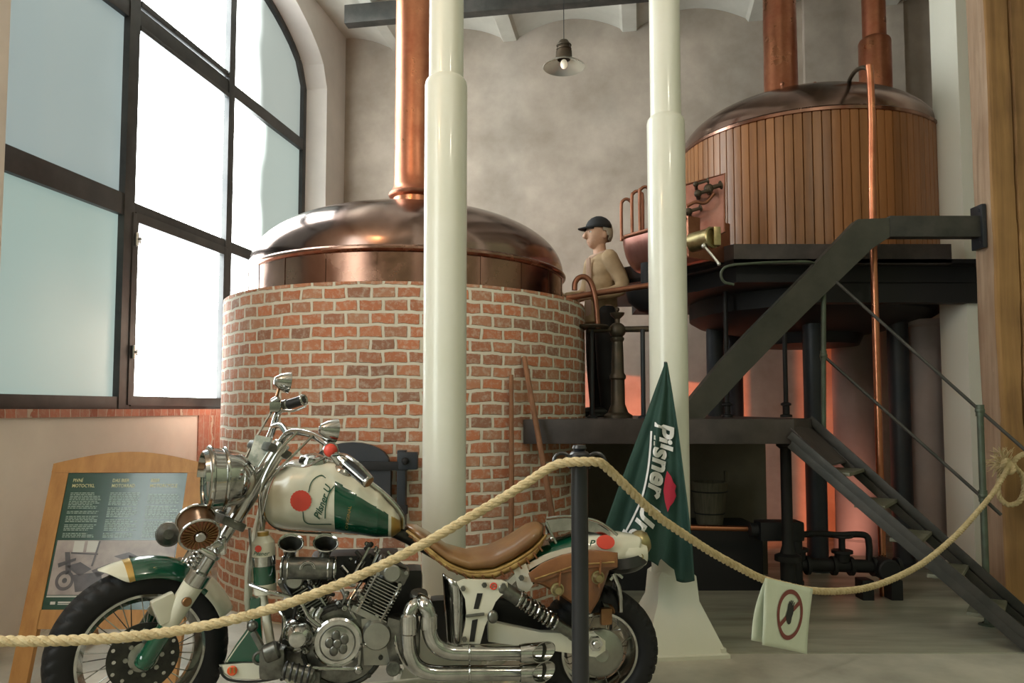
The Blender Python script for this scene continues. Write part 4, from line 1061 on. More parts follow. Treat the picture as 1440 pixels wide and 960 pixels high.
rings = []; NX, NR = 144, 120
for i in range(NX+1):
    x = tk[0][0]+(tk[-1][0]-tk[0][0])*i/NX; zt, zb, w_ = tank_at(x); e = min(1, i/4, (NX-i)/2.5+.02); e = math.sqrt(max(.02, 1-(1-e)**2))
    r = []
    for k in range(NR):
        a = 2*PI*k/NR; c_, s_ = math.cos(a), math.sin(a)
        zz = (zt+zb)/2 + (zt-zb)/2*abs(s_)**.86*(1 if s_ > 0 else -1)*e
        q = min(1, abs(zz-(zt+zb)/2)/((zt-zb)/2)); yy = w_*max(0, 1-q**2.3)**(1/2.1)*e*(1 if c_ > 0 else -1)*(min(1, abs(c_)*3) if abs(c_) < .33 else 1)
        r.append(V((x, yy, zz)))
    rings.append(r)
g = MB(); g.loft(rings)
xg, xe = b3(471, 700, -.15).x, b3(546, 740, -.1).x
za = b3(471, 676, -.15); zb_ = b3(548, 724, -.1)
tank = obj('fuel_tank', g, ['bike_cream', 'bike_green', 'bike_gold'], bike, angle=60)
def tm(c):
    if c.x < xg or c.y > .1: return 0
    zl = za.z+(zb_.z-za.z)*(c.x-za.x)/(zb_.x-za.x)
    if c.z > zl: return 0
    return 1 if c.x < xe else (2 if c.x > xe+.012 else 0)
set_mi(tank, tm)
def tank_strip(name, pix, r, m, closed=False):
    g = MB(); P_ = [onTank(u, v, .001) for u, v in pix]
    g.tube(P_, r, n=6, smooth=5); return obj(name, g, m, tank)
tank_strip('chrome_seam', [(372, 676), (371, 705), (374, 728), (388, 742), (410, 747), (440, 749), (466, 750)], .0045, 'chrome')
g = MB(); g.tube([b3(u, v-2, -.03) for u, v in ((452, 650), (470, 652), (500, 667), (530, 688), (552, 708), (566, 728), (567, 745))], .011, n=10, smooth=6, ell=1.5); obj('tank_spine', g, 'chrome', tank)
g = MB(); c = b3(440, 650, -.04); g.lathe([(0, .035), (.03, .034), (.05, .025), (.058, .008), (.06, -.02)], c, (.1, -.1, 1), 32); obj('tank_gauge', g, 'chrome', tank)
g = MB(); c = b3(482, 663, -.06); g.lathe([(0, .02), (.035, .019), (.042, .01), (.042, -.01)], c, (.25, -.2, 1), 28); obj('filler_cap', g, 'chrome', tank)
# decals
def tank_disc(cu, cv, ru, rv, m, name, n=40, wav=0.0, lift=.003):
    g = MB(); P_ = [onTank(cu, cv, lift)]
    for rr in (.5, 1.0):
        for k in range(n):
            a = 2*PI*k/n; q = rr*(1+(wav*(k % 2) if rr == 1 else 0)); P_.append(onTank(cu+math.cos(a)*ru*q, cv+math.sin(a)*rv*q, lift))
    fs = [(0, 1+k, 1+(k+1) % n) for k in range(n)] + [(1+k, 1+n+k, 1+n+(k+1) % n, 1+(k+1) % n) for k in range(n)]
    g.add(P_, fs); return obj(name, g, m, tank)
def tank_ribbon(pix, wpx, m, name, lift=.0035):
    P_ = smooth_path([V((u, v, 0)) for u, v in pix], 6); g = MB(); vs = []
    for i, p in enumerate(P_):
        t = (P_[min(i+1, len(P_)-1)]-P_[max(i-1, 0)]).normalized(); n_ = V((-t.y, t.x, 0))*wpx/2
        vs += [onTank(p.x+n_.x, p.y+n_.y, lift), onTank(p.x-n_.x, p.y-n_.y, lift)]
    g.add(vs, [(2*i, 2*i+1, 2*i+3, 2*i+2) for i in range(len(P_)-1)]); return obj(name, g, m, tank)
tank_disc(423, 704, 14.5, 14.5, 'seal_red', 'red_seal', wav=.05)
tank_ribbon([(434, 692), (437, 680), (443, 672), (452, 668), (458, 672)], 1.4, 'logo_green', 'badge_outline')
tank_ribbon([(426, 719), (427, 730), (431, 735), (440, 737), (466, 737)], 1.4, 'logo_green', 'badge_outline')
vs, fs = text_faces('Pilsner U', 1, .35, .02, 3)
o_, dx_ = V((450, 733)), V((16, -44)).normalized()
ex = V((dx_.x, dx_.y)); ey = V((-dx_.y*-1, dx_.x*-1)) if False else V((dx_.y, -dx_.x))
SZ = 13.2
def tmap(x, y): p = V((449, 731))+ex*(x*SZ)+ey*(y*SZ*1.05); return onTank(p.x, p.y, .004)
g = MB(); g.add([tmap(x, y) for x, y in vs], fs); obj('badge_lettering', g, 'logo_green', tank)
tank_ribbon([(457, 729), (458, 712), (462, 695), (470, 683)], 1.6, 'logo_green', 'badge_swash')
vs, fs = text_faces('ORIGINAL', 1, 0, 0, 2)
ex2 = V((.16, -1)).normalized(); ey2 = V((ex2.y, -ex2.x))
g = MB(); g.add([onTank(*(V((489, 744))+ex2*(x*7.2)+ey2*(y*6)), .004) for x, y in vs], fs); obj('gold_lettering', g, 'bike_gold', tank)

# ---- seat
SP_ = [((572, 736), (572, 752), .05), ((590, 740), (585, 768), .09), ((612, 752), (602, 788), .12), ((636, 768), (625, 806), .135), ((664, 776), (655, 818), .14), ((694, 771), (690, 818), .145), ((720, 757), (722, 806), .14), ((745, 739), (750, 790), .12), ((764, 732), (768, 764), .09)]
rings = []; P_ = []
for (t_, b_, w_) in SP_:
    a, c = b3(*t_, -.02), b3(*b_, -w_); P_.append(((a.x+c.x)/2, a.z, c.z, w_))
def seat_body(f0, f1, grow, name, m, wr=1.0):
    sec = []
    for k in range(len(P_)-1):
        for q in range(5):
            f = q/5; a, b_ = P_[k], P_[k+1]; sec.append(tuple(a[i]*(1-f)+b_[i]*f for i in range(4)))
    sec.append(P_[-1]); rings = []; n = len(sec)
    for i, (x, zt, zb, w_) in enumerate(sec):
        e = math.sqrt(max(.05, 1-(1-min(1, (i+.3)/4, (n-i-.7)/3))**2))
        z1_ = zt+(zb-zt)*f0; z2_ = zt+(zb-zt)*f1; r = []
        for k in range(36):
            a = 2*PI*k/36; c_, s_ = math.cos(a), math.sin(a)
            rr = w_*wr+grow
            dish = .018*(1-abs(c_)**1.5) if s_ > 0 else 0
            r.append(V((x, rr*abs(c_)**.75*(1 if c_ > 0 else -1)*e, (z1_+z2_)/2+(z1_-z2_)/2*abs(s_)**.8*(1 if s_ > 0 else -1)*e+0*dish)))
        rings.append(r)
    g = MB(); g.loft(rings); return obj(name, g, m, bike, angle=70)
seat = seat_body(.0, .66, 0, 'seat', 'seat_leather')
sk = seat_body(.50, 1.0, .008, 'seat_skirt', 'seat_stitched')
g = MB(); g.tube([V((x, -(w_+.0), zt+(zb-zt)*.60)) for x, zt, zb, w_ in P_], .006, n=8, smooth=5); obj('seat_piping', g, 'seat_stitched', seat)
for k in range(18):
    f = (k+.8)/19*8; i = min(int(f), 7); q = f-i; a, b_ = P_[i], P_[i+1]; x, zt, zb, w_ = (a[j]*(1-q)+b_[j]*q for j in range(4))
    g = MB(); g.tube([V((x-.008, -(w_+.012), zt+(zb-zt)*.72)), V((x+.008, -(w_+.011), zt+(zb-zt)*.92))], .004, n=6); obj('lacing', g, 'bag_leather', sk)

# ---- frame tubes
g = MB(); g.tube([b3(372, 700, 0), b3(362, 790, -.06), b3(372, 850, -.10), b3(384, 925, -.12)], .017, n=12, smooth=6); obj('down_tube', g, 'bike_cream', bike)
g = MB(); g.tube([b3(372, 700, .08), b3(352, 790, .08), b3(352, 870, .1), b3(375, 930, .1)], .017, n=12, smooth=6); obj('down_tube', g, 'bike_cream', bike)
g = MB()
for l in (-.13, .13): g.tube([b3(384, 930, -.12)*1 if l < 0 else b3(384, 930, .12), V((.75, l, .12)), V((1.15, l, .12)), V((1.40, l, .16)), V((1.62, l, .28))], .017, n=12, smooth=6)
obj('lower_frame', g, 'bike_cream', bike)
g = MB(); g.tube([b3(372, 690, 0), b3(470, 720, 0), b3(560, 748, 0), b3(640, 790, 0), b3(700, 800, 0)], .03, n=12, smooth=6); obj('backbone', g, 'dark_metal', bike)
for l in (-.03, .03):
    g = MB(); g.tube([b3(351, 742, l), b3(353, 770, l), b3(350, 820, l)], .006, n=8); obj('brace_rod', g, 'chrome', bike)
# dark mass of the engine bay behind
g = MB(); g.box(b3(500, 795, .03), (.36, .16, .12), None, .03); g.box(b3(560, 830, .04), (.2, .14, .2), None, .03); g.box(b3(430, 870, .05), (.18, .16, .2), None, .03); g.box(b3(660, 870, .05), (.34, .1, .2), None, .03)
obj('wiring_bay', g, 'hose_black', bike)
random.seed(3)
for k in range(12):
    u, v = 480+random.random()*50, 765+random.random()*40
    g = MB(); c = b3(u, v, -.08-.03*random.random()); g.cyl(c, c+V((random.uniform(-.03, .03), -.02, random.uniform(-.03, .03))), random.uniform(.006, .013), n=10, bev=.002); obj('carburettor_fitting', g, random.choice(['dull_metal', 'chrome', 'dark_metal']), bike)
for pts in ([(520, 768, -.12), (508, 790, -.13), (498, 806, -.12)], [(534, 772, -.13), (520, 800, -.13), (500, 830, -.1)], [(545, 775, -.13), (556, 790, -.14)]):
    g = MB(); g.tube([b3(*p) for p in pts], .006, n=8, smooth=4); obj('fuel_line', g, 'chrome', bike)

random.seed(21)
for k in range(26):
    u, v = random.choice([(random.uniform(395, 470), random.uniform(815, 850)), (random.uniform(470, 530), random.uniform(815, 860)), (random.uniform(500, 570), random.uniform(865, 945)), (random.uniform(380, 440), random.uniform(900, 950))])
    c = b3(u, v, -.16-.05*random.random()); g = MB(); d_ = V((random.uniform(-1, 1), -1.2, random.uniform(-1, 1))).normalized(); r_ = random.uniform(.006, .013)
    g.cyl(c, c+d_*.022, r_, n=random.choice([6, 12]), bev=.002); g.cyl(c+d_*.02, c+d_*.03, r_*.55, n=8); obj('engine_bolt', g, random.choice(['dull_metal', 'chrome', 'aluminium', 'dark_metal']), bike)
for pts in ([(400, 820, -.15), (415, 850, -.18), (410, 880, -.17)], [(470, 815, -.15), (485, 840, -.18), (470, 862, -.17)], [(500, 830, -.16), (490, 850, -.19), (500, 870, -.18)], [(428, 818, -.15), (445, 832, -.19), (470, 836, -.16)], [(560, 870, -.17), (556, 900, -.21), (566, 930, -.2), (584, 948, -.18)], [(385, 850, -.14), (400, 870, -.17), (395, 900, -.17), (380, 915, -.16)]):
    g = MB(); g.tube([b3(*p) for p in pts], .007, n=8, smooth=6); obj('hose', g, random.choice(['hose_black', 'dull_metal', 'chrome']), bike)
# ---- twin velocity stacks and air box
for u in (409, 458):
    g = MB(); c = b3(u, 764, -.21); ax = V((.12, -.55, .80)); g.lathe([(.022, -.10), (.024, -.05), (.032, -.02), (.046, .0), (.0495, .003), (.0475, .008), (.044, .006), (.041, .001), (.034, -.012)], c, ax, 32); vs_ = obj('velocity_stack', g, 'chrome', bike); obj('stack_throat', MB().lathe([(.0405, .0), (.030, -.018), (.022, -.05), (0, -.052)], c, ax, 32), 'dark_metal', vs_)
g = MB(); a, b_ = b3(397, 798, -.20), b3(471, 799, -.20); g.cyl(a, b_, .042, n=32, bev=.008); ab = obj('air_box', g, 'dull_metal', bike)
for p in (a, b_, a.lerp(b_, .12), a.lerp(b_, .88)): obj('air_box_band', MB().torus(p, .041, .004, b_-a, 32, 8), 'chrome', ab)
g = MB(); c = a.lerp(b_, .5)+V((0, -.042, .004)); g.torus(c, .028, .0035, YL, 28, 6, 0, PI); g.torus(c, .022, .002, YL, 28, 6, 0, PI); obj('air_box_badge', g, 'chrome', ab)

# ---- bottle-shaped tin in brewery colours on the down tube
c0_, c1_ = b3(373, 834, -.14), b3(370, 752, -.14); dz = (c1_-c0_)
def seg(name, f0, f1, r0, r1, m, par): 
    g = MB(); g.cyl(c0_+dz*f0, c0_+dz*f1, r0, r1, n=28, bev=.002); return obj(name, g, m, par)
bt_ = seg('oil_canister', 0, .18, .043, .044, 'bike_cream', bike)
seg('green_band', .17, .50, .043, .043, 'bike_green', bt_); seg('silver_band', .48, .66, .045, .045, 'chrome', bt_)
seg('cream_shoulder', .64, .88, .045, .043, 'bike_cream', bt_); seg('cream_neck', .87, .99, .043, .026, 'bike_cream', bt_); seg('gold_cap', .98, 1.06, .022, .022, 'bike_gold', bt_)
g = MB(); q = c0_+dz*.80+V((-.012, -.0435, 0)); g.lathe([(0, .003), (.013, .003), (.013, 0)], q, (-.25, -1, 0), 20); obj('red_seal', g, 'seal_red', bt_)
vs, fs = text_faces('Pilsner', 1, .3, .01, 2)
g = MB(); g.add([c0_+dz*.685+V((-.034+x*.022, -math.sqrt(max(0, .0462**2-(-.034+x*.022)**2))-.001, .0+y*.022)) for x, y in vs], fs); obj('can_lettering', g, 'logo_green', bt_)

# ---- engine: crankcase, round cover, V-twin
g = MB(); cc_ = b3(484, 902, -.13); g.lathe([(0, -.02), (.158, -.02), (.166, .0), (.166, .03), (.15, .05), (0, .055)], cc_, YL, 56)
g.box(b3(545, 898, -.09), (.26, .14, .18), None, .04); g.box(b3(455, 900, -.02), (.30, .2, .22), None, .05)
obj('crankcase', g, 'dull_metal', bike)
g = MB(); g.torus(cc_+YL*.05, .152, .010, YL, 56, 8)
for k in range(12): a = 2*PI*k/12+.2; q = cc_+V((math.cos(a)*.152, -.055, math.sin(a)*.152)); g.cyl(q, q+YL*.014, .009, n=8)
obj('case_bolts', g, 'dark_metal', bike)
rc_ = b3(475, 902, -.21); g = MB(); g.lathe([(0, .022), (.055, .020), (.078, .014), (.086, .016), (.094, .010), (.096, -.02), (.096, -.05)], rc_, YL, 56); cv = obj('round_cover', g, 'chrome', bike)
g = MB()
for k in range(5): a = 2*PI*k/5+.5; q = rc_+V((math.cos(a)*.03, -.024, math.sin(a)*.03)); g.sphere(q, .017, 12, (1, .4, 1.2))
g.sphere(rc_+YL*.025, .018, 14, (1, .5, 1)); g.torus(rc_+YL*.018, .066, .003, YL, 48, 6); obj('cover_emblem', g, 'dull_metal', cv)
g = MB(); c = b3(420, 893, -.20); g.lathe([(0, .06), (.03, .055), (.055, .03), (.062, 0), (.062, -.06)], c, YL, 32); g.sphere(b3(440, 880, -.17), .05, 20, (1.2, .8, .9)); obj('alternator_cover', g, 'chrome', bike)
g = MB(); g.lathe([(0, .03), (.05, .025), (.06, 0), (.06, -.03)], b3(530, 892, -.20), YL, 32); g.prism(poly([(508, 870), (535, 868), (552, 885), (556, 915), (548, 935), (512, 935)], -.19), V((0, .06, 0))); obj('side_case', g, 'aluminium', bike)
g = MB(); c = b3(553, 893, -.2); g.prism(poly([(546, 868), (562, 872), (566, 900), (562, 925), (548, 930), (542, 900)], -.21), V((0, .04, 0))); obj('oil_filter_cover', g, 'dull_metal', bike)
def cylinder(base, top, l, name):
    a, b_ = b3(*base, l), b3(*top, l); d = (b_-a).normalized(); L2 = (b_-a).length; R = frame(d, V((0, 1, 0)))
    g = MB(); g.cyl(a, b_, .052, n=24); cy = obj(name, g, 'dark_metal', bike)
    n = 11
    for k in range(n):
        g = MB(); q = a.lerp(b_, .12+.55*k/(n-1)); g.box(q, (.128, .135, .0045), R, .0015); obj('cooling_fin', g, 'aluminium', cy)
    g = MB(); g.box(a.lerp(b_, .86), (.13, .14, L2*.24), R, .012); hd_ = obj('cylinder_head', g, 'dull_metal', cy)
    g = MB(); side = V((0, -1, 0)); c = a.lerp(b_, .86)+side*.07; g.cyl(c, c+side*.018, .034, n=24, bev=.005); g.box(c, (.10, .012, .10), frame(d, V((0, 1, 0))), .004) if False else None
    for sx in (-1, 1):
        for sz in (-1, 1): q = c+R@V((0, 0, sz*.026)) + (R.col[0] if abs(R.col[0].y) < .5 else R.col[1])*(sx*.048); g.cyl(q, q+side*.012, .008, n=8)
    obj('head_cover', g, 'aluminium', cy)
    g = MB()
    for off in (-.05, .05):
        ax_ = (R.col[0] if abs(R.col[0].y) < .5 else R.col[1])*off + side*.072; g.cyl(a+ax_, a.lerp(b_, .75)+ax_, .006, n=8)
    obj('cylinder_stud', g, 'chrome', cy)
    g = MB(); g.box(a.lerp(b_, .04), (.15, .15, .025), R, .005); obj('cylinder_base', g, 'aluminium', cy)
cylinder((518, 862), (557, 790), -.13, 'rear_cylinder')
cylinder((452, 868), (412, 800), -.08, 'front_cylinder')
for k, pts in enumerate(([(352, 822, -.16), (380, 832, -.2), (405, 838, -.2), (420, 845, -.2)], [(395, 848, -.2), (415, 846, -.22), (425, 850, -.22), (435, 868, -.22), (450, 880, -.22)], [(441, 855, -.2), (436, 864, -.21), (440, 875, -.21), (452, 884, -.2)], [(452, 855, -.2), (446, 866, -.21), (449, 876, -.21), (458, 884, -.2)])):
    g = MB(); g.tube([b3(*p) for p in pts], [.008, .008] if k < 2 else [.013, .012], n=10, smooth=6); obj('oil_line', g, 'chrome', bike)
g = MB(); g.tube([b3(430, 936, -.24), b3(436, 939, -.24), b3(500, 940, -.24), b3(506, 942, -.24)], .008, n=10); g.sphere(b3(504, 941, -.24), .018, 14); g.sphere(b3(434, 938, -.24), .016, 12); g.tube([b3(504, 941, -.24), b3(506, 915, -.23)], .006, n=8); obj('shift_linkage', g, 'chrome', bike)
# ---- exhaust
def pipe(pts, r, name):
    g = MB(); g.tube([b3(*p) for p in pts], r, n=24, smooth=8); return obj(name, g, 'chrome', bike)
ex1 = pipe([(590, 846, -.20), (581, 852, -.24), (575, 868, -.25), (574, 895, -.25), (577, 920, -.25), (588, 938, -.25), (612, 946, -.25), (660, 946, -.25), (745, 946, -.25)], .029, 'exhaust_pipe')
ex2 = pipe([(588, 842, -.20), (597, 850, -.25), (603, 866, -.26), (604, 888, -.26), (612, 906, -.26), (630, 916, -.26), (660, 918, -.26), (742, 918, -.26)], .029, 'exhaust_pipe')
for vv, l, par in ((918, -.26, ex2), (946, -.25, ex1)):
    a, b_ = b3(738, vv, l), b3(772, vv, l)
    n = 36
    def tipring(rr, base, sl_): return [V((base + sl_*math.cos(2*PI*k/n), l+math.cos(2*PI*k/n)*rr, a.z+math.sin(2*PI*k/n)*rr)) for k in range(n)]
    g = MB(); g.loft([tipring(.033, a.x-.02, 0), tipring(.037, a.x, 0), tipring(.040, b_.x-.02, .055), tipring(.0365, b_.x-.02, .052), tipring(.0345, a.x+.02, .02)], cap=False); obj('slash_cut_tip', g, 'chrome', par); g = MB(); g.add(tipring(.036, a.x+.022, .02), [tuple(range(n))]); g.add(tipring(.030, a.x+.05, .03)+tipring(.0355, a.x+.06, .035), [(k, (k+1) % n, n+(k+1) % n, n+k) for k in range(n)]); obj('pipe_mouth', g, 'dark_metal', par)
    for uu in (660, 735): obj('pipe_clamp', MB().torus(b3(uu, vv, l), .031, .004, (1, 0, 0), 28, 8), 'chrome', par)
for q, (u0, v0, v1) in enumerate(((575, 862, 892), (603, 862, 886))):
    g = MB(); g.cyl(b3(u0, v1, -.255), b3(u0, v0, -.255), .034, n=24, bev=.008); obj('heat_shield', g, 'chrome', ex1 if q == 0 else ex2)
g = MB(); c = b3(589, 836, -.20); g.lathe([(0, .014), (.032, .012), (.036, 0), (.036, -.012), (.022, -.03), (.022, -.05)], c, (0, -.25, 1), 28); obj('oil_cap', g, 'dull_metal', bike)
# side covers, toolbox
g = MB()
def scov(i, j):
    u = 612+50*i-14*(1-j)*(i); a = PI*i; p0 = b3(622+i*36, 806+i*14, -.14); p1 = b3(628+i*26, 906, -.14)
    q = p0.lerp(p1, j); q.y -= .055*math.sin(a)**.7; return q
g.grid(scov, 16, 12); o = obj('side_cover', g, 'chrome', bike); o.modifiers.new('thick', 'SOLIDIFY').thickness = .006
g = MB(); c = b3(712, 890, -.09)
sp0 = [(642, 819), (652, 815), (706, 816), (714, 819), (714, 830), (704, 838), (697, 846), (690, 862), (682, 880), (675, 905), (648, 905), (654, 880), (656, 862), (654, 842), (648, 830)]
g = MB(); plate(g, sp0, -.215, .018); bp_ = obj('side_bracket', g, 'bike_cream', bike)
for pl4 in ([(671, 834), (679, 834), (673, 856), (666, 856)], [(664, 872), (672, 870), (667, 902), (660, 902)]):
    g = MB(); plate(g, pl4, -.217, .002); obj('bracket_slot', g, 'hose_black', bp_)
g = MB(); c = b3(694, 824, -.219); g.torus(c, .012, .003, YL, 24, 6); g.sphere(c, .005, 8, (1, .3, 1)); obj('bracket_emblem', g, 'seal_red', bp_)
for u, v in ((651, 827), (681, 822), (708, 823), (653, 898)): c = b3(u, v, -.217); obj('bracket_bolt', MB().cyl(c, c+YL*.008, .011, n=6), 'dull_metal', bp_)
g = MB(); g.tube([b3(655, 866, -.222), b3(681, 863, -.222)], .006, n=8); g.sphere(b3(693, 867, -.22), .022, 14, (1, .7, 1.2)); obj('footrest_pivot', g, 'dull_metal', bp_)
# swingarm
g = MB(); g.loft([[b3(686, 884, -.16)+V((0, y, z)) for y, z in ((-.02, -.045), (.02, -.045), (.02, .035), (-.02, .035))], [b3(760, 896, -.15)+V((0, y, z)) for y, z in ((-.02, -.04), (.02, -.04), (.02, .025), (-.02, .025))], [b3(836, 906, -.14)+V((0, y, z)) for y, z in ((-.02, -.045), (.02, -.045), (.02, .05), (-.02, .05))], [b3(850, 906, -.14)+V((0, y, z)) for y, z in ((-.015, -.02), (.015, -.02), (.015, .02), (-.015, .02))]])
obj('swingarm', g, 'bike_cream', bike, angle=30)
g = MB(); c = b3(836, 903, -.17); g.cyl(c, c+YL*.025, .03, n=6); g.cyl(c, c+YL*.04, .016, n=16, bev=.003); obj('axle_nut', g, 'chrome', bike)
# rear shock
a, b_ = b3(706, 826, -.19), b3(806, 892, -.17); d = b_-a
g = MB(); g.cyl(a, a+d*.28, .030, n=20, bev=.006); g.cyl(a, b_, .013, n=14); g.cyl(a+d*.72, b_, .024, .022, n=20, bev=.004); g.sphere(a, .032, 16); g.sphere(b_, .026, 14); sh = obj('shock_body', g, 'dull_metal', bike)
g = MB(); R = frame(d); P2 = []
for k in range(161):
    f = k/160; an_ = 2*PI*9*f; P2.append(a+d*(.20+.56*f)+R@V((math.cos(an_)*.029, math.sin(an_)*.029, 0)))
g.tube(P2, .0055, n=8); obj('shock_spring', g, 'chrome', sh)
g = MB(); g.prism(poly([(690, 842), (760, 850), (800, 880), (800, 896), (700, 880), (688, 870)], .0), V((0, .05, 0))); obj('belt_guard', g, 'hose_black', bike)
# rear fender over the rear tyre
RT = [(716, 822), (728, 798), (745, 778), (770, 761), (800, 752), (835, 747), (872, 748), (898, 752)]
RB_ = [(722, 842), (738, 832), (758, 815), (785, 800), (812, 795), (842, 797), (868, 802), (892, 803)]
rs_ = []
for (t_, b_) in zip(RT, RB_):
    a, c = b3(*t_, 0), b3(*b_, -.115); rs_.append((a.x, a.z, c.x, c.z))
def rf(i, j):
    f = i*7; k = min(6, int(f)); f -= k; f = f
    xt, zt, xb_, zb_ = (rs_[k][q]*(1-f)+rs_[k+1][q]*f for q in range(4))
    a = PI*j; c_, s_ = math.cos(a), math.sin(a); w_ = .112*(1-.22*max(0, (i-.85)/.15))
    e = abs(s_)**.7
    return V((xb_+(xt-xb_)*e, w_*abs(c_)**.6*(1 if c_ > 0 else -1), zb_+(zt-zb_)*e))
g = MB(); g.grid(rf, 56, 32); o = obj('rear_fender', g, ['bike_cream', 'bike_green', 'hose_black'], bike, angle=60); o.modifiers.new('thick', 'SOLIDIFY').thickness = .004
xa, xb = b3(735, 760, -.1).x, b3(815, 760, -.1).x
set_mi(o, lambda c: 1 if xa < c.x < xb else 0)
rfo = o
def rfpt(u, v, l=-.118): return b3(u, v, l)
g = MB(); c = rfpt(852, 762, -.12); g.lathe([(0, .006), (.038, .004), (.040, -.006)], c, (0.05, -1, .25), 30); 
for p in g.v: p.x = c.x+(p.x-c.x)*1.0; p.z = c.z+(p.z-c.z)*.75
obj('red_seal', g, 'seal_red', rfo)
vs, fs = text_faces('P', 1, .3, .02, 3)
g = MB(); g.add([rfpt(828+x*14, 768-y*13, -.122) for x, y in vs], fs); obj('badge_lettering', g, 'logo_green', rfo)
# white strut band arching from the bracket to the tail
band = [(704, 837), (718, 818), (742, 798), (775, 781), (812, 771), (830, 769)]
g = MB(); 
bl = smooth_path([b3(u, v, -.128) for u, v in band], 5); n = len(bl); vs = []
for i, p in enumerate(bl):
    t = (bl[min(i+1, n-1)]-bl[max(i-1, 0)]).normalized(); nn = V((-t.z, 0, t.x)); wd_ = .017+.010*(1-i/n)
    vs += [p+nn*wd_/2, p-nn*wd_/2, p-nn*wd_/2+V((0, .014, 0)), p+nn*wd_/2+V((0, .014, 0))]
g.loft([[vs[4*i+k] for k in range(4)] for i in range(n)]); fs_ = obj('fender_strut', g, 'bike_cream', bike)
g = MB(); plate(g, [(722, 800), (740, 792), (750, 822), (741, 833), (728, 826)], -.134, .014); obj('strut_lug', g, 'bike_cream', fs_)
g = MB(); c = b3(733, 812, -.138); g.cyl(c, c+YL*.01, .012, n=6); obj('strut_bolt', g, 'dull_metal', fs_)
# tail: cream tail cone with amber side reflector and round tail lamp
def ring(u, v, l, rz, ry, n=28): 
    c = b3(u, v, l); return [c+V((0, math.cos(2*PI*k/n)*ry, math.sin(2*PI*k/n)*rz)) for k in range(n)]
g = MB(); g.loft([ring(862, 775, 0, .070, .100), ring(876, 776, 0, .074, .104), ring(890, 777, 0, .070, .095), ring(904, 776, 0, .058, .070)]); tl = obj('tail_cone', g, 'bike_cream', bike, angle=60)
c = b3(900, 763, 0); g = MB(); g.lathe([(.052, -.02), (.056, 0), (.052, .02), (.035, .04), (0, .048)], c, (.95, -.12, .25), 28); obj('tail_lamp', g, 'brass', bike)
c = b3(890, 787, -.085); R = frame(V((.25, -1, 0)), V((0, 0, 1)))
g = MB(); t_ = MB().lathe([(0, .012), (.7, .008), (1, -.004)], n=28)
def ell(t_, c, rx, rz, tilt):
    for p in t_.v:
        q = V((p.x*rx, p.y*rz, p.z)); q = Matrix.Rotation(tilt, 3, 'Z')@q; p[:] = c+V((q.x, -q.z-.0, q.y))
    return t_
ell(t_, c, .040, .017, .35); obj('side_reflector', t_, 'amber_lens', tl)
t_ = MB().lathe([(1.0, 0), (1.25, .004), (1.3, -.008)], n=28); ell(t_, c, .040, .019, .35); obj('reflector_bezel', t_, 'brass', tl)
g = MB(); g.lathe([(.10, -.06), (.12, -.02), (.10, .0), (.085, .008), (0, .01)], b3(872, 798, -.02), (.1, 0, -1), 30); obj('tail_underside', g, 'hose_black', bike)
# sissy hump: chrome and glass piece behind the seat
g = MB(); g.loft([[b3(u, v, l) for l in (-.07, .07) for _ in (0,)] + [b3(u, v+dv, l) for l in (.07, -.07)] for u, v, dv in ((767, 729, 22), (785, 727, 20), (810, 728, 16), (838, 735, 14), (858, 748, 8))]); obj('rear_rack', g, 'chrome', bike, angle=30)
g = MB(); g.tube([b3(768, 734, -.09), b3(776, 752, -.1), b3(782, 764, -.11)], .006, n=8); g.tube([b3(768, 729, -.09), b3(800, 726, -.09), b3(840, 733, -.09), b3(868, 752, -.09)], .007, n=10, smooth=5); g.sphere(b3(776, 757, -.112), .01, 10); obj('rack_rail', g, 'chrome', bike)
# leather saddlebag
bag_o = [(744, 806), (762, 792), (790, 780), (830, 773), (867, 777), (867, 798), (856, 802), (842, 842), (830, 862), (812, 853), (785, 835), (762, 822), (748, 818)]
def inset(P_, k):
    c = sum((V((a, b_)) for a, b_ in P_), V((0, 0)))/len(P_); return [tuple(c+(V(p)-c)*k) for p in P_]
g = MB(); rings = [[b3(u, v, l) for u, v in smooth2] for smooth2, l in ((inset(bag_o, 1.0), -.13), (inset(bag_o, 1.02), -.17), (inset(bag_o, 1.01), -.215), (inset(bag_o, .93), -.235), (inset(bag_o, .6), -.243))]
g.loft(rings); bag = obj('saddlebag', g, 'bag_leather', bike, angle=45)
fl2 = [(744, 806), (762, 792), (790, 780), (830, 773), (868, 777), (868, 797), (846, 797), (815, 800), (785, 808), (764, 818), (748, 818)]
g = MB(); rings = [[b3(u, v, l) for u, v in P2_] for P2_, l in ((fl2, -.20), (inset(fl2, 1.015), -.238), (inset(fl2, 1.0), -.247), (inset(fl2, .9), -.251))]
g.loft(rings); fl3 = obj('bag_flap', g, 'bag_leather', bag, angle=45)
g = MB(); g.tube([b3(u, v, -.252) for u, v in ((752, 814), (785, 803), (815, 794), (850, 791), (864, 790))], .0035, n=6, smooth=5); obj('flap_stitching', g, 'seat_stitched', fl3)
for u, v in ((784, 829), (841, 812)):
    g = MB(); c = b3(u, v, -.25); g.lathe([(0, .024), (.014, .022), (.017, .012), (.022, .002), (.027, 0), (.027, -.01)], c, YL, 24); obj('bag_concho', g, 'brass', bag)
    g = MB(); g.bar(b3(u+4, v-26, -.252), b3(u+1, v+14, -.250), .006, .02, V((0, 1, 0)), .002); obj('bag_strap', g, 'bag_leather', bag)
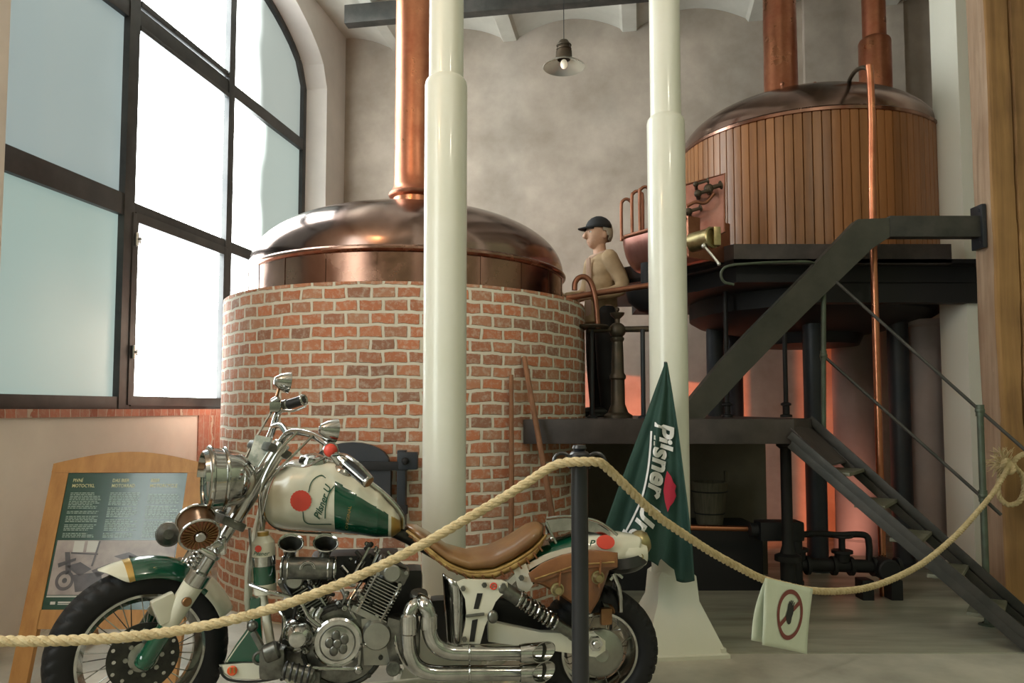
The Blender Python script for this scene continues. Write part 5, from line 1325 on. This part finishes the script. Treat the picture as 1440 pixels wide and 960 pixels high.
# chrome stay behind the bag, inner fender
g = MB(); g.tube([b3(862, 806, -.1), b3(871, 830, -.1), b3(873, 860, -.1)], .011, n=10, smooth=4); g.tube([b3(858, 815, -.1), b3(866, 806, -.1), b3(875, 812, -.1)], .008, n=8, smooth=4); obj('fender_stay', g, 'chrome', bike)
for k in range(5):
    g = MB(); g.torus(b3(848+k*3, 852+k, -.09), .02, .004, (1, .2, .4), 16, 6); obj('brake_fitting', g, random.choice(['dull_metal', 'copper_brown']), bike)
g = MB(); g.box(b3(852, 866, -.13), (.05, .03, .07), None, .012); obj('brake_caliper', g, 'copper_brown', bike)

# ---- front spoiler, horn-shaped belly pan and foot controls
sp_o = [(316, 932), (332, 905), (350, 880), (352, 840), (366, 838), (368, 880), (372, 932)]
g = MB(); rings = [[b3(u, v, l) for u, v in P2_] for P2_, l in ((sp_o, .12), (inset(sp_o, 1.03), .05), (inset(sp_o, 1.03), -.08), (inset(sp_o, .95), -.115))]
g.loft(rings); spo = obj('front_spoiler', g, 'bike_green', bike, angle=40)
g = MB(); g.tube([b3(u, v, -.112) for u, v in ((319, 930), (334, 908), (350, 886), (358, 868))], .004, n=8, smooth=5); obj('spoiler_stripe', g, 'bike_cream', spo)
be = [(308, 934), (340, 931), (395, 931), (400, 940), (394, 950), (360, 956), (325, 955), (312, 946)]
g = MB(); rings = [[b3(u, v, l) for u, v in P2_] for P2_, l in ((inset(be, .95), .12), (inset(be, 1.0), .08), (inset(be, 1.0), -.11), (inset(be, .9), -.14))]
g.loft(rings); bel = obj('belly_pan', g, 'bike_cream', bike, angle=40)
g = MB(); g.tube([b3(u, v, -.13) for u, v in ((309, 938), (314, 950), (328, 957), (360, 958), (392, 953))], .005, n=8, smooth=5); obj('belly_trim', g, 'hose_black', bel)
g = MB(); c = b3(327, 942, -.137); g.cyl(c, c+YL*.012, .019, n=20, bev=.004); ol = obj('orange_light', g, 'orange_lens', bel)
g = MB()
for du in (-3, 2.5): g.bar(b3(327+du, 938, -.152), b3(327+du, 946, -.152), .003, .005); 
obj('light_symbol', g, 'bike_gold', ol)
g = MB(); g.bar(b3(356, 888, -.16), b3(376, 925, -.18), .02, .035, V((0, 1, 0)), .006); g.sphere(b3(355, 880, -.15), .022, 14); g.box(b3(384, 930, -.18), (.10, .08, .12), None, .03); g.cyl(b3(372, 920, -.22), b3(392, 912, -.22), .035, n=18, bev=.006); g.cyl(b3(398, 940, -.26), b3(440, 952, -.26), .03, n=16, bev=.006); g.torus(b3(365, 925, -.2), .022, .006, YL, 20, 8); fc = obj('foot_control', g, 'dull_metal', bike)
g = MB()
for k in range(5): g.torus(b3(402+k*8, 942+k*2, -.26), .031, .005, (1, 0, -.2), 20, 6)
obj('foot_peg', g, 'hose_black', fc)
g = MB(); g.box(b3(440, 950, -.2), (.06, .06, .05), None, .012); g.cyl(b3(436, 953, -.21), b3(436, 953, -.28), .022, n=16, bev=.004); obj('linkage_pivot', g, 'dull_metal', bike)
g = MB(); g.cyl(b3(553, 940, -.2), b3(553, 940, -.26), .028, n=16, bev=.004); obj('linkage_pivot', g, 'dull_metal', bike)
g = MB(); g.tube([V((1.05, -.15, .15)), V((1.2, -.24, .02))], .012, n=10); obj('side_stand', g, 'chrome', bike)
# ------------------------------------------------------------------ rope, post, sign, flag
PST = at(815, 700, 2.5)
ps = thing('barrier_post', 'black metal barrier post in front of the motorcycle saddlebag', 'post', (PST.x, PST.y, 0), kind='thing')
x, y = PST.x, PST.y; zt = at(815, 630, 2.5).z
b = MB(); b.lathe([(.028, .02), (.028, zt-.055)], (x, y, 0), n=28); obj('shaft', b, 'black_gloss', ps)
b = MB(); b.lathe([(0, 0), (.16, 0), (.165, .008), (.15, .018), (.04, .026), (.03, .04)], (x, y, 0), n=40); obj('base_plate', b, 'black_gloss', ps)
b = MB(); b.lathe([(.028, zt-.06), (.034, zt-.055), (.034, zt-.02), (.028, zt-.012), (.018, zt-.008), (.024, zt), (.02, zt+.01), (0, zt+.013)], (x, y, 0), n=28); obj('cap', b, 'black_gloss', ps)
for s in (-1, 1):
    c = V((x+s*.056, y-.005, zt-.045)); b = MB(); b.torus(c, .029, .0055, (0, -1, .15), 28, 8, *((-.6, 3.9) if s > 0 else (-.75, 3.74))); b.cyl(V((x, y, zt-.03)), c+V((-s*.02, 0, .02)), .006, n=8); obj('rope_hook', b, 'black_gloss', ps)
lp_ = [(-60, 900, 2.15), (0, 901, 2.18), (60, 901, 2.20), (120, 899, 2.22), (180, 895, 2.24), (240, 888, 2.27), (300, 877, 2.29), (360, 862, 2.31), (420, 843, 2.33), (480, 820, 2.35), (540, 793, 2.37), (600, 762, 2.39), (650, 733, 2.41), (700, 704, 2.43), (740, 679, 2.44), (772, 658, 2.45), (790, 651, 2.45), (815, 649, 2.445), (842, 650, 2.46)]
q0 = at(842, 650, 2.47); q1 = at(1419, 655, 4.80)
rp = [at(*p) for p in lp_]
for (u, v) in ((856, 660), (880, 683), (920, 722), (960, 750), (1000, 776), (1040, 798), (1070, 813), (1100, 822), (1140, 830), (1180, 831), (1220, 826), (1260, 812), (1300, 790), (1340, 757), (1370, 725), (1395, 695), (1412, 668)):
    rp.append(at_line(u, v, q0[:2], q1[:2]))
rp.append(at(1418, 655, 4.84))
def rope_mesh(pts, r, turns_per_m=22, sub=10, nr=7):
    P_ = smooth_path(pts, sub); b = MB()
    L_ = [0]
    for i in range(1, len(P_)): L_.append(L_[-1]+(P_[i]-P_[i-1]).length)
    n = int(L_[-1]/.006); Q = []; j = 0
    for k in range(n+1):
        s = L_[-1]*k/n
        while j < len(L_)-2 and L_[j+1] < s: j += 1
        f = (s-L_[j])/max(1e-9, L_[j+1]-L_[j]); Q.append(P_[j].lerp(P_[j+1], f))
    T = [(Q[min(i+1, n)]-Q[max(i-1, 0)]).normalized() for i in range(n+1)]
    xv = frame(T[0]).col[0].copy(); X = []
    for i in range(n+1): xv = (xv-T[i]*xv.dot(T[i])).normalized(); X.append(xv.copy())
    for st in range(3):
        S_ = []
        for i in range(n+1):
            a = 2*PI*(st/3)+i*.006*turns_per_m*PI*2/1.0*.55; yv = T[i].cross(X[i])
            S_.append(Q[i]+(X[i]*math.cos(a)+yv*math.sin(a))*r*.48)
        b.tube(S_, r*.56, n=nr)
    return b
rope = obj('barrier_rope', rope_mesh(rp, .0158), 'rope'); tag(rope, 'thick natural fibre rope slung from the barrier post across motorcycle and room', 'rope')
# knot and loop at the timber post
kc = at(1412, 655, 4.84)
b = rope_mesh([kc, at(1405, 672, 4.9), at(1404, 695, 4.9), at(1416, 709, 4.9), at(1432, 706, 4.9), at(1440, 690, 4.9), at(1437, 668, 4.88), at(1425, 652, 4.88), at(1436, 640, 4.9), at(1460, 632, 4.92)], .017)
obj('rope_loop', b, 'rope', rope)
b = MB(); b.sphere(kc, .05, 16, (1, .9, 1.1)); 
R1 = rope_mesh([kc+V((math.cos(a)*.035, math.sin(a*2)*.02-.03, math.sin(a)*.04)) for a in [k*.7 for k in range(10)]], .015); b.add(R1.v, R1.f); obj('knot', b, 'rope', rope)
random.seed(5); b = MB()
for k in range(70):
    a = random.uniform(PI*.35, PI*1.35); l_ = random.uniform(.06, .14); e = kc+V((math.cos(a)*l_, random.uniform(-.05, .04), math.sin(a)*l_*.8+.02)); m_ = kc.lerp(e, .5)+V((random.uniform(-.02, .02), random.uniform(-.02, .02), random.uniform(0, .03)))
    b.tube([kc, m_, e], [.004, .003, .0015], n=5, smooth=3)
fr_ = obj('frayed_end', b, 'rope', rope); fr_['kind'] = 'stuff'

# paper no-touching sign pegged on the rope
def rope_u(u, v, dy=-.02):
    p = at_line(u, v, q0[:2], q1[:2]); return p
sA, sB, sC, sD = rope_u(1070, 811), rope_u(1137, 826), rope_u(1130, 918), rope_u(1062, 904)
back = V((q1.y-q0.y, -(q1.x-q0.x), 0)).normalized()
back = back if back.y < 0 else -back
def sg(i, j, off=0.0):
    p = sA.lerp(sB, i).lerp(sD.lerp(sC, i), j)
    return p+back*(.020+.012*math.sin(i*4+j*2)*j+off)
sgn = thing('no_touching_sign', 'white paper sign with brown-red prohibition ring hanging from the rope', 'sign', sg(.5, 1))
b = MB(); b.grid(lambda i, j: sg(i, j), 14, 14); o = obj('paper_sheet', b, 'paper', sgn); o.modifiers.new('thick', 'SOLIDIFY').thickness = .0012
b = MB(); b.grid(lambda i, j: sg(i*.99, j*.97, 0)-back*(.045*math.sin(PI*.5*min(1, j*1.2)))-V((.004, 0, 0))*j, 10, 10); o = obj('folded_back_sheet', b, 'paper', sgn); o.modifiers.new('thick', 'SOLIDIFY').thickness = .0012
def sgp(i, j): return sg(i, j, .0022)
b = MB(); n = 48; vs = []
for k in range(n):
    a = 2*PI*k/n
    for rr in (1.0, .82): vs.append(sgp(.545+.29*rr*math.cos(a), .47+.385*rr*math.sin(a)))
b.add(vs, [(2*k, 2*k+1, 2*((k+1) % n)+1, 2*((k+1) % n)) for k in range(n)])
b.add([sgp(*p) for p in ((.31, .64), (.35, .69), (.56, .47), (.78, .25), (.74, .20), (.52, .42))], [(0, 1, 2, 5), (5, 2, 3, 4)])
obj('prohibition_ring', b, 'brown_red', sgn)
b = MB(); vs = [sgp(.53, .45)]
vs = [sg(.53+.075*math.cos(2*PI*k/20)*(1+.2*math.sin(5*k)), .45+.17*math.sin(2*PI*k/20), .003) for k in range(20)]; b.add(vs, [tuple(range(20))])
for k in range(4): b.add([sg(.48+k*.03, .36, .003), sg(.50+k*.03, .36, .003), sg(.515+k*.035, .24+abs(k-1.5)*.02, .003), sg(.495+k*.035, .24+abs(k-1.5)*.02, .003)], [(0, 1, 2, 3)])
obj('hand_symbol', b, 'ink', sgn)

# flag
FL = [(935, 510), (922, 545), (906, 590), (887, 640), (868, 690), (852, 735), (848, 775)]
FR = [(938, 510), (947, 560), (954, 605), (961, 660), (968, 715), (974, 770), (977, 817)]
def lerp2(P_, s):
    f = s*(len(P_)-1); i = min(int(f), len(P_)-2); f -= i; return (P_[i][0]*(1-f)+P_[i+1][0]*f, P_[i][1]*(1-f)+P_[i+1][1]*f)
def fdepth(s, t): return 3.93+ s*(.055*math.sin(t*9.5+.6)+.03*math.sin(t*19+2+s*2)) - .05*s*t
def flag_uv(s, t):
    a, b_ = lerp2(FL, s), lerp2(FR, s)
    vv = a[1]*(1-t)+b_[1]*t + (8*math.sin(t*9.5)*s**6)
    if s > .9: vv += (s-.9)*10*(-14 if .62 < t < .8 else 0)
    return a[0]*(1-t)+b_[0]*t, vv
def flag_pt(s, t, off=0.0):
    u, v = flag_uv(s, t); return at(u, v, fdepth(s, t)+off)
def flag_at(u, v, off=-.016):
    s = (v-510)/290
    for _ in range(12):
        a, b_ = lerp2(FL, min(1, max(0, s))), lerp2(FR, min(1, max(0, s)))
        t = (u-a[0])/max(1, b_[0]-a[0]); vv = a[1]*(1-t)+b_[1]*t; s += (v-vv)/290
    s = min(.99, max(0, s)); t = min(1, max(0, t)); return at(u, v, fdepth(s, t)+off)
fg = thing('brewery_flag', 'folded dark green flag with white script lettering hanging behind the motorcycle tail', 'flag', (.55, 3.8, 0), kind='thing')
b = MB(); b.grid(lambda i, j: flag_pt(i, j), 60, 40); o = obj('flag_cloth', b, 'flag_green', fg, angle=70); o.modifiers.new('thick', 'SOLIDIFY').thickness = .003
b = MB(); b.grid(lambda i, j: flag_pt(i*.97, .25+.72*j, .05+.03*math.sin(j*7)), 40, 20); o = obj('flag_back_fold', b, 'flag_green', fg, angle=70); o.modifiers.new('thick', 'SOLIDIFY').thickness = .003
b = MB(); b.tube([at(936, 509, 3.96), at(934, 560, 4.03), V((.53, 4.03, .35)), V((.51, 4.03, 0.0))], .009, n=10); b.lathe([(0, 0), (.09, 0), (.09, .015), (.02, .03)], (.51, 4.03, 0), n=24); obj('flag_pole', b, 'black_gloss', fg)
path = [V((919, 592, 0)), V((917, 630, 0)), V((913, 665, 0)), V((905, 700, 0)), V((893, 728, 0)), V((880, 752, 0)), V((868, 772, 0))]
PP = smooth_path(path, 8); PL = [0]
for i in range(1, len(PP)): PL.append(PL[-1]+(PP[i]-PP[i-1]).length)
def on_path(x, y):
    x = max(0, min(PL[-1]-.01, x)); i = 0
    while PL[i+1] < x: i += 1
    f = (x-PL[i])/(PL[i+1]-PL[i]); p = PP[i].lerp(PP[i+1], f); a = max(0, i-3); b_ = min(len(PP)-1, i+4); t = (PP[b_]-PP[a]).normalized()
    n_ = V((t.y, -t.x, 0)); q = p+n_*y; return flag_at(q.x, q.y)
vs, fs = text_faces('Pilsner Urqu', 1, .25, .035, 4, 1.0)
mxx = max(v[0] for v in vs); SZ = 192/mxx
b = MB(); b.add([on_path(x*SZ, y*SZ*1.0+3) for x, y in vs], fs); o = obj('flag_lettering', b, 'flag_white', fg); 
b = MB(); P_ = [(14+k*6, -2.5) for k in range(26)]; vs = []
for x, y in P_: vs += [on_path(x, y+1.4), on_path(x, y-1.4)]
b.add(vs, [(2*i, 2*i+1, 2*i+3, 2*i+2) for i in range(len(P_)-1)]); obj('lettering_swash', b, 'flag_white', fg)
pr = [(938, 662), (944, 670), (947, 678), (951, 683), (949, 690), (951, 697), (947, 706), (942, 712), (939, 720), (935, 705), (933, 690), (935, 674)]
b = MB(); b.add([flag_at(943, 690)]+[flag_at(u, v) for u, v in pr], [(0, 1+k, 1+(k+1) % 12) for k in range(12)]); obj('red_seal', b, 'flag_red', fg)

# ------------------------------------------------------------------ information board
mat('board_green', (.010, .055, .035), .22, coat=.3)
mat('board_print', (.30, .42, .36), .3)
mat('board_yellow', (.55, .55, .30), .3)
mat('photo_grey', (.42, .36, .34), .3, col2=(.22, .18, .18), nscale=7, ramp=(.4, .7))
mat('photo_dark', (.05, .045, .05), .3, col2=(.12, .10, .11), nscale=12)
mat('photo_light', (.55, .55, .52), .3)
BY0, BSL = 3.60, .29          # foot distance and backward lean
bx0, bx1 = -2.355, -1.575
def bp3(x, z, off=0.0): n_ = V((0, -1, .29)).normalized(); return V((x, BY0+BSL*z, z))+n_*off
ib = thing('information_board', 'wooden easel board with green printed panel behind the front wheel', 'board', ((bx0+bx1)/2, BY0+.3, 0))
n_ = V((0, 1, -.29)).normalized()
for xa, xb_ in ((bx0, bx0+.085), (bx1-.085, bx1)):
    b = MB(); b.prism([bp3(xa, 0), bp3(xb_, 0), bp3(xb_, 1.02), bp3(xa, 1.02)], n_*.03); obj('front_leg', b, 'board_wood', ib)
b = MB(); tp2 = [bp3(bx0, 1.0, .001)]+[bp3(bx0+(bx1-bx0)*k/14, 1.02+.06*math.sin(PI*k/14), .001) for k in range(15)]+[bp3(bx1, 1.0, .001)]
tp2 = [bp3(bx0+.0, .975, .002)] + tp2[1:-1] + [bp3(bx1, .975, .002)]
b.prism(tp2, n_*.034); obj('arched_top_rail', b, 'board_wood', ib)
b = MB(); b.prism([bp3(bx0+.08, .25), bp3(bx1-.08, .25), bp3(bx1-.08, .335), bp3(bx0+.08, .335)], n_*.028); obj('bottom_rail', b, 'board_wood', ib)
for x_ in (bx0+.03, bx1-.07): b = MB(); b.bar((x_, BY0+BSL*.95+.03, .95), (x_, BY0+BSL*.95+.42, 0.0), .03, .04, V((0, 0, 1)), .003); obj('rear_leg', b, 'board_wood', ib)
px0, px1, pz0, pz1 = bx0+.085, bx1-.085, .335, .985
b = MB(); b.prism([bp3(px0, pz0, -.004), bp3(px1, pz0, -.004), bp3(px1, pz1, -.004), bp3(px0, pz1, -.004)], n_*.01); pn = obj('printed_panel', b, 'board_green', ib)
PWid, PHt = px1-px0, pz1-pz0
def pp3(i, j, off=-.0025): return bp3(px0+PWid*i, pz1-PHt*j, off)
def quad(mb, i0, j0, i1, j1, off=-.0025): mb.add([pp3(i0, j0, off), pp3(i1, j0, off), pp3(i1, j1, off), pp3(i0, j1, off)], [(0, 1, 2, 3)])
for (h1, h2, i0) in (('PIVNÍ', 'MOTOCYKL', .05), ('DAS BIER', 'MOTORRAD', .38), ('BEER', 'MOTORCYCLE', .70)):
    g = MB()
    for h_, jj in ((h1, .085), (h2, .125)):
        vs, fs = text_faces(h_, 1, 0, .015, 2); g.add([pp3(i0+x*.034*.62/PWid, jj-y*.034*.62/PHt*1.1) for x, y in vs], fs)
    obj('panel_heading', g, 'board_yellow', pn)
random.seed(11)
g = MB()
for col_, i0 in enumerate((.05, .38, .70)):
    j = .165
    while j < .50:
        if random.random() < .13: j += .012
        x = i0; xe_ = i0+random.choice((.24, .25, .26, .2))
        while x < xe_:
            w_ = random.uniform(.012, .04); quad(g, x, j, min(xe_, x+w_), j+.0055); x += w_+.006
        j += .0125
tx = obj('panel_small_print', g, 'board_print', pn, flat=True); tx['kind'] = 'stuff'
g = MB(); quad(g, .02, .515, .99, .90); obj('panel_photo', g, 'photo_grey', pn)
g = MB(); 
for a in ((.16, .52, .245, .60), (.27, .52, .36, .60)): quad(g, *a, -.0015)
quad(g, .02, .905, .99, .915, -.0015)
obj('photo_highlight', g, 'photo_light', pn)
g = MB()
def disc(mb, i, j, r, r2=0, off=-.001):
    n = 24; asp = PWid/PHt
    if r2: mb.add([pp3(i+math.cos(2*PI*k/n)*q, j+math.sin(2*PI*k/n)*q*asp, off) for k in range(n) for q in (r, r2)], [(2*k, 2*k+1, 2*((k+1) % n)+1, 2*((k+1) % n)) for k in range(n)])
    else: mb.add([pp3(i+math.cos(2*PI*k/n)*r, j+math.sin(2*PI*k/n)*r*asp, off) for k in range(n)], [tuple(range(n))])
disc(g, .14, .80, .075, .05); disc(g, .14, .80, .02); disc(g, .52, .82, .07, .045)
for P4 in ([(.13, .70), (.24, .67), (.34, .72), (.25, .77)], [(.20, .76), (.42, .74), (.46, .86), (.24, .88)], [(.34, .73), (.48, .68), (.50, .72), (.40, .78)], [(.10, .60), (.14, .60), (.18, .74), (.14, .76)], [(.06, .68), (.20, .64), (.20, .66), (.07, .71)], [(.36, .52), (.375, .52), (.345, .70), (.33, .70)], [(.15, .60), (.37, .61), (.37, .62), (.15, .612)], [(.5, .63), (.62, .60), (.72, .64), (.60, .66)], [(.56, .66), (.62, .66), (.60, .76), (.55, .75)], [(.62, .62), (.78, .66), (.80, .74), (.66, .72)], [(.40, .85), (.62, .80), (.66, .86), (.42, .89)]):
    g.add([pp3(a, c, -.001) for a, c in P4], [(0, 1, 2, 3)])
obj('photo_motorcycle', g, 'photo_dark', pn, flat=True)
g = MB(); quad(g, .06, .945, .10, .965, -.0015); quad(g, .12, .945, .24, .955, -.0015); quad(g, .12, .96, .22, .966, -.0015); obj('panel_footer_mark', g, 'photo_light', pn)

# ------------------------------------------------------------------ the figure on the platform
mat('skin', (.66, .42, .30), .55, col2=(.55, .32, .22), nscale=12)
mat('hair_grey', (.52, .45, .36), .8, col2=(.40, .34, .27), nscale=30)
mat('cap_black', (.014, .015, .018), .75)
mat('jacket_tan', (.46, .33, .20), .8, col2=(.37, .26, .15), nscale=8, bump=.25, bscale=18)
mat('shirt', (.50, .34, .26), .8)
mat('trousers_black', (.010, .010, .012), .8)
mat('shoe_black', (.012, .012, .012), .4)
PY = 6.35; fp0 = at(846, 587, PY)
PXc = fp0.x
HT = at(846, 311, PY).z-ZP         # standing height
k_ = HT/1.70
pr_ = thing('person', 'person in black cap, tan jacket and black trousers standing beside the brick kettle', 'person', (PXc, PY, ZP))
face = V((-.93, -.36, 0)).normalized(); sidev = V((face.y, -face.x, 0))         # sidev: the person's right... near shoulder below
sidev = V((-face.y, face.x, 0)); sidev = sidev if sidev.y < 0 else -sidev        # towards the camera
def pp(f, s, z): return V((PXc, PY, ZP))+face*(f*k_)+sidev*(s*k_)+V((0, 0, z*k_))
def voxel(o, size, smooth=6):
    m_ = o.modifiers.new('skin', 'REMESH'); m_.mode = 'VOXEL'; m_.voxel_size = size; m_.use_smooth_shade = True
    s_ = o.modifiers.new('soft', 'SMOOTH'); s_.iterations = smooth; s_.factor = .5
def limb(b, pts, rr): b.tube([pp(*p) for p in pts], rr if isinstance(rr, list) else [rr]*len(pts), n=16, smooth=5); [b.sphere(pp(*pts[i]), (rr[i] if isinstance(rr, list) else rr)*k_*.99, 12) for i in (0, len(pts)-1)]
def body_ell(b, c, r, s):
    if c[2] > 1.47: c = (c[0]*1.1, c[1]*1.1, 1.47+(c[2]-1.47)*1.1-.012); r = r*1.1
    R = Matrix((face, sidev, V((0, 0, 1)))).transposed(); b.sphere(pp(*c), r*k_, 20, s, R)
b = MB()
body_ell(b, (0.03, 0, 1.585), .095, (.98, .80, 1.22)); body_ell(b, (.055, 0, 1.53), .062, (1.0, .85, 1.1))
body_ell(b, (.07, 0, 1.498), .035, (1, .9, .8))                                   # chin
b.tube([pp(.130, 0, 1.602), pp(.156, 0, 1.553), pp(.130, 0, 1.541)], [.009, .018, .013], n=8, smooth=3)   # nose
body_ell(b, (.105, 0, 1.525), .018, (.8, 1.2, .5)); body_ell(b, (.108, 0, 1.512), .017, (.8, 1.1, .5))  # lips
body_ell(b, (.10, .03, 1.605), .022, (.6, 1.2, .5)); body_ell(b, (.10, -.03, 1.605), .022, (.6, 1.2, .5))
for s in (-1, 1): body_ell(b, (.0, s*.078, 1.565), .028, (.7, .35, 1.1))         # ears
limb(b, [(.0, 0, 1.38), (.015, 0, 1.50)], [.058, .055])
body_ell(b, (0, 0, 1.22), .15, (.72, 1.05, 1.3)); body_ell(b, (0, 0, 1.0), .14, (.7, 1.0, 1.2))
for s, el, ha in ((1, (-.07, .25, 1.09), (.19, .19, 1.00)), (-1, (.04, -.22, 1.10), (.28, -.12, 1.03))):
    limb(b, [(0, s*.17, 1.36), el, ha], [.045, .036, .026])
    # hand: palm and five fingers closing round the pipe
    hx, hy, hz = ha
    body_ell(b, (hx+.045, hy, hz), .036, (1.2, .45, .95))
    for q in range(4):
        ln = (.030, .034, .032, .026)[q]; z_ = hz+.024-q*.016
        b.tube([pp(hx+.075, hy, z_), pp(hx+.075+ln, hy-.006*s, z_-.004), pp(hx+.082+ln, hy-.026*s, z_-.010), pp(hx+.065+ln*.6, hy-.038*s, z_-.012)], [.0085, .0082, .0075, .006], n=8, smooth=3)
    b.tube([pp(hx+.03, hy-.012*s, hz+.03), pp(hx+.055, hy-.03*s, hz+.045), pp(hx+.085, hy-.036*s, hz+.040)], [.0105, .009, .007], n=8, smooth=3)
for s in (-1, 1):
    limb(b, [(0, s*.085, .92), (.01, s*.095, .50), (-.01, s*.10, .10)], [.075, .052, .036])
    body_ell(b, (.04, s*.10, .05), .045, (2.0, .8, .8))
body = obj('body', b, 'skin', pr_); voxel(body, .0065, 3)
for s in (-1, 1):
    g = MB(); body_ell(g, (.104, s*.034, 1.588), .011, (.7, 1.2, .8)); obj('eye', g, 'flag_white', pr_); g = MB(); body_ell(g, (.1105, s*.037, 1.588), .005, (.6, 1, 1)); obj('pupil', g, 'ink', pr_)
g = MB(); body_ell(g, (-.012, 0, 1.60), .101, (.93, .84, 1.15))
g.v = [V(p) for p in g.v]
def cut(g, keep):
    idx = {i: n for n, i in enumerate([i for i, p in enumerate(g.v) if keep(p)])}; fs = [[idx[i] for i in f] for f in g.f if all(i in idx for i in f)]
    h = MB(); h.add([p for i, p in enumerate(g.v) if i in idx], fs); return h
hc_ = pp(0, 0, 1.6)
hair = cut(g, lambda p: (p-hc_).dot(face) < .045*k_ - max(0, (hc_.z-p.z))*1.1 and p.z > hc_.z-.09)
o = obj('hair', hair, 'hair_grey', pr_); o.modifiers.new('thick', 'SOLIDIFY').thickness = .008
g = MB(); body_ell(g, (.012, 0, 1.625), .108, (1.02, .88, .95)); capm = cut(g, lambda p: p.z > pp(0, 0, 1.628).z - .12*(p-hc_).dot(face)*0)
cp = obj('cap', capm, 'cap_black', pr_); cp.modifiers.new('thick', 'SOLIDIFY').thickness = .008
g = MB()
def peak(i, j): 
    q = (i-.5)*2; x0 = .012+.114*math.sqrt(max(0, 1-(q*.66)**2)); return pp(x0+.088*j*math.sqrt(max(0, 1-q*q)), q*.070, 1.640-.028*j+.006*(1-q*q))
g.grid(peak, 20, 6); o = obj('cap_peak', g, 'cap_black', cp); o.modifiers.new('thick', 'SOLIDIFY').thickness = .006
g = MB(); body_ell(g, (0, 0, 1.25), .16, (.72, 1.02, 1.15)); body_ell(g, (.0, 0, 1.02), .165, (.76, .96, 1.3)); body_ell(g, (.0, 0, 1.13), .168, (.74, 1.0, 1.0)); body_ell(g, (0, 0, 1.34), .13, (.78, 1.35, .62))
g.lathe([(0, 0), (.155*k_, 0), (.145*k_, .1), (.14*k_, .25), (0, .25)], pp(0, 0, .80), n=24)
for s, el, ha in ((1, (-.07, .25, 1.09), (.19, .19, 1.00)), (-1, (.04, -.22, 1.10), (.28, -.12, 1.03))):
    limb(g, [(0, s*.165, 1.355), el, tuple(V(ha)*.92+V(el)*.08)], [.068, .058, .044])
jk = obj('jacket', g, 'jacket_tan', pr_); voxel(jk, .009, 2)
g = MB(); rr_ = []
g.tube([pp(.075*math.cos(a)+.01, .075*math.sin(a), 1.405-.03*math.cos(a)) for a in [2*PI*k/16 for k in range(17)]], .020*k_, n=10); obj('collar', g, 'shirt', pr_)
g = MB(); g.prism([pp(.118, .05, 1.36), pp(.135, .02, 1.36), pp(.14, .02, .86), pp(.118, .075, .86)], sidev*-.004+face*.012); obj('jacket_placket', g, 'shirt', pr_)
for hx_, hy_, hz_ in ((.19, .19, 1.0),): g = MB(); g.torus(pp(hx_-.03, hy_, hz_+.005), .036*k_, .012, face, 20, 8); obj('cuff', g, 'jacket_tan', pr_)
g = MB(); body_ell(g, (.0, 0, .88), .145, (.78, 1.05, .9))
for s in (-1, 1): limb(g, [(0, s*.082, .88), (.012, s*.092, .50), (-.01, s*.10, .07)], [.098, .076, .062])
tr_ = obj('trousers', g, 'trousers_black', pr_); voxel(tr_, .010, 4)
for s in (-1, 1):
    g = MB(); body_ell(g, (.045, s*.10, .043), .055, (2.3, .85, .78)); g.box(pp(.045, s*.10, .008), (.24*k_, .085*k_, .016), Matrix((face, sidev, V((0, 0, 1)))).transposed(), .004); o = obj('shoe', g, 'shoe_black', pr_); voxel(o, .008, 3)
# ------------------------------------------------------------------ light
w = bpy.data.worlds.new('world'); S.world = w; w.use_nodes = True
N = w.node_tree.nodes; L = w.node_tree.links
bg = N['Background']; bg.inputs['Strength'].default_value = 1.0
tc = N.new('ShaderNodeTexCoord'); sp = N.new('ShaderNodeSeparateXYZ'); L.new(tc.outputs['Generated'], sp.inputs[0])
mr = N.new('ShaderNodeMapRange'); mr.inputs[1].default_value = -.25; mr.inputs[2].default_value = .55; L.new(sp.outputs[2], mr.inputs[0])
mx = N.new('ShaderNodeMix'); mx.data_type = 'RGBA'; mx.inputs[6].default_value = (.07, .07, .05, 1); mx.inputs[7].default_value = (.32, .35, .22, 1)
L.new(mr.outputs[0], mx.inputs[0]); L.new(mx.outputs[2], bg.inputs['Color'])

def lamp(name, kind, loc, energy, col, size=.1, target=None, spot=None, blend=.5):
    d = bpy.data.lights.new(name, kind); d.energy = energy; d.color = col
    o = bpy.data.objects.new(name, d); COL.objects.link(o); o.location = loc
    if kind == 'AREA': d.size = size
    else: d.shadow_soft_size = size
    if spot: d.spot_size = math.radians(spot); d.spot_blend = blend
    if target is not None: o.rotation_euler = (V(target)-V(loc)).to_track_quat('-Z', 'Y').to_euler()
    return o
lamp('warm_ceiling_lamp', 'POINT', (-1.9, 1.2, 4.3), 55, (1, .55, .25), .09)
lamp('hall_lamp', 'POINT', (1.6, .6, 4.6), 60, (1, .92, .75), .10)
lamp('orange_floor_spot', 'SPOT', (1.35, 6.25, .3), 220, (1, .20, .07), .03, target=(1.5, 8.6, 1.1), spot=120, blend=.3)
lamp('pink_floor_spot', 'SPOT', (2.75, 6.2, .12), 16, (1, .42, .30), .06, target=(2.9, 8.3, 1.0), spot=100, blend=.6)
lamp('pink_wall_spot', 'SPOT', (.35, 7.35, .3), 26, (1, .45, .38), .08, target=(.2, 8.9, 3.0), spot=75, blend=.8)

S.view_settings.view_transform = 'Standard'; S.view_settings.look = 'None'
S.view_settings.exposure = 0.5; S.view_settings.gamma = 1.0; S.view_settings.use_curve_mapping = False
S.cycles.max_bounces = 7; S.cycles.diffuse_bounces = 4; S.cycles.glossy_bounces = 4
S.cycles.sample_clamp_indirect = 6.0; S.cycles.use_denoising = True
S.cycles.caustics_reflective = False; S.cycles.caustics_refractive = False
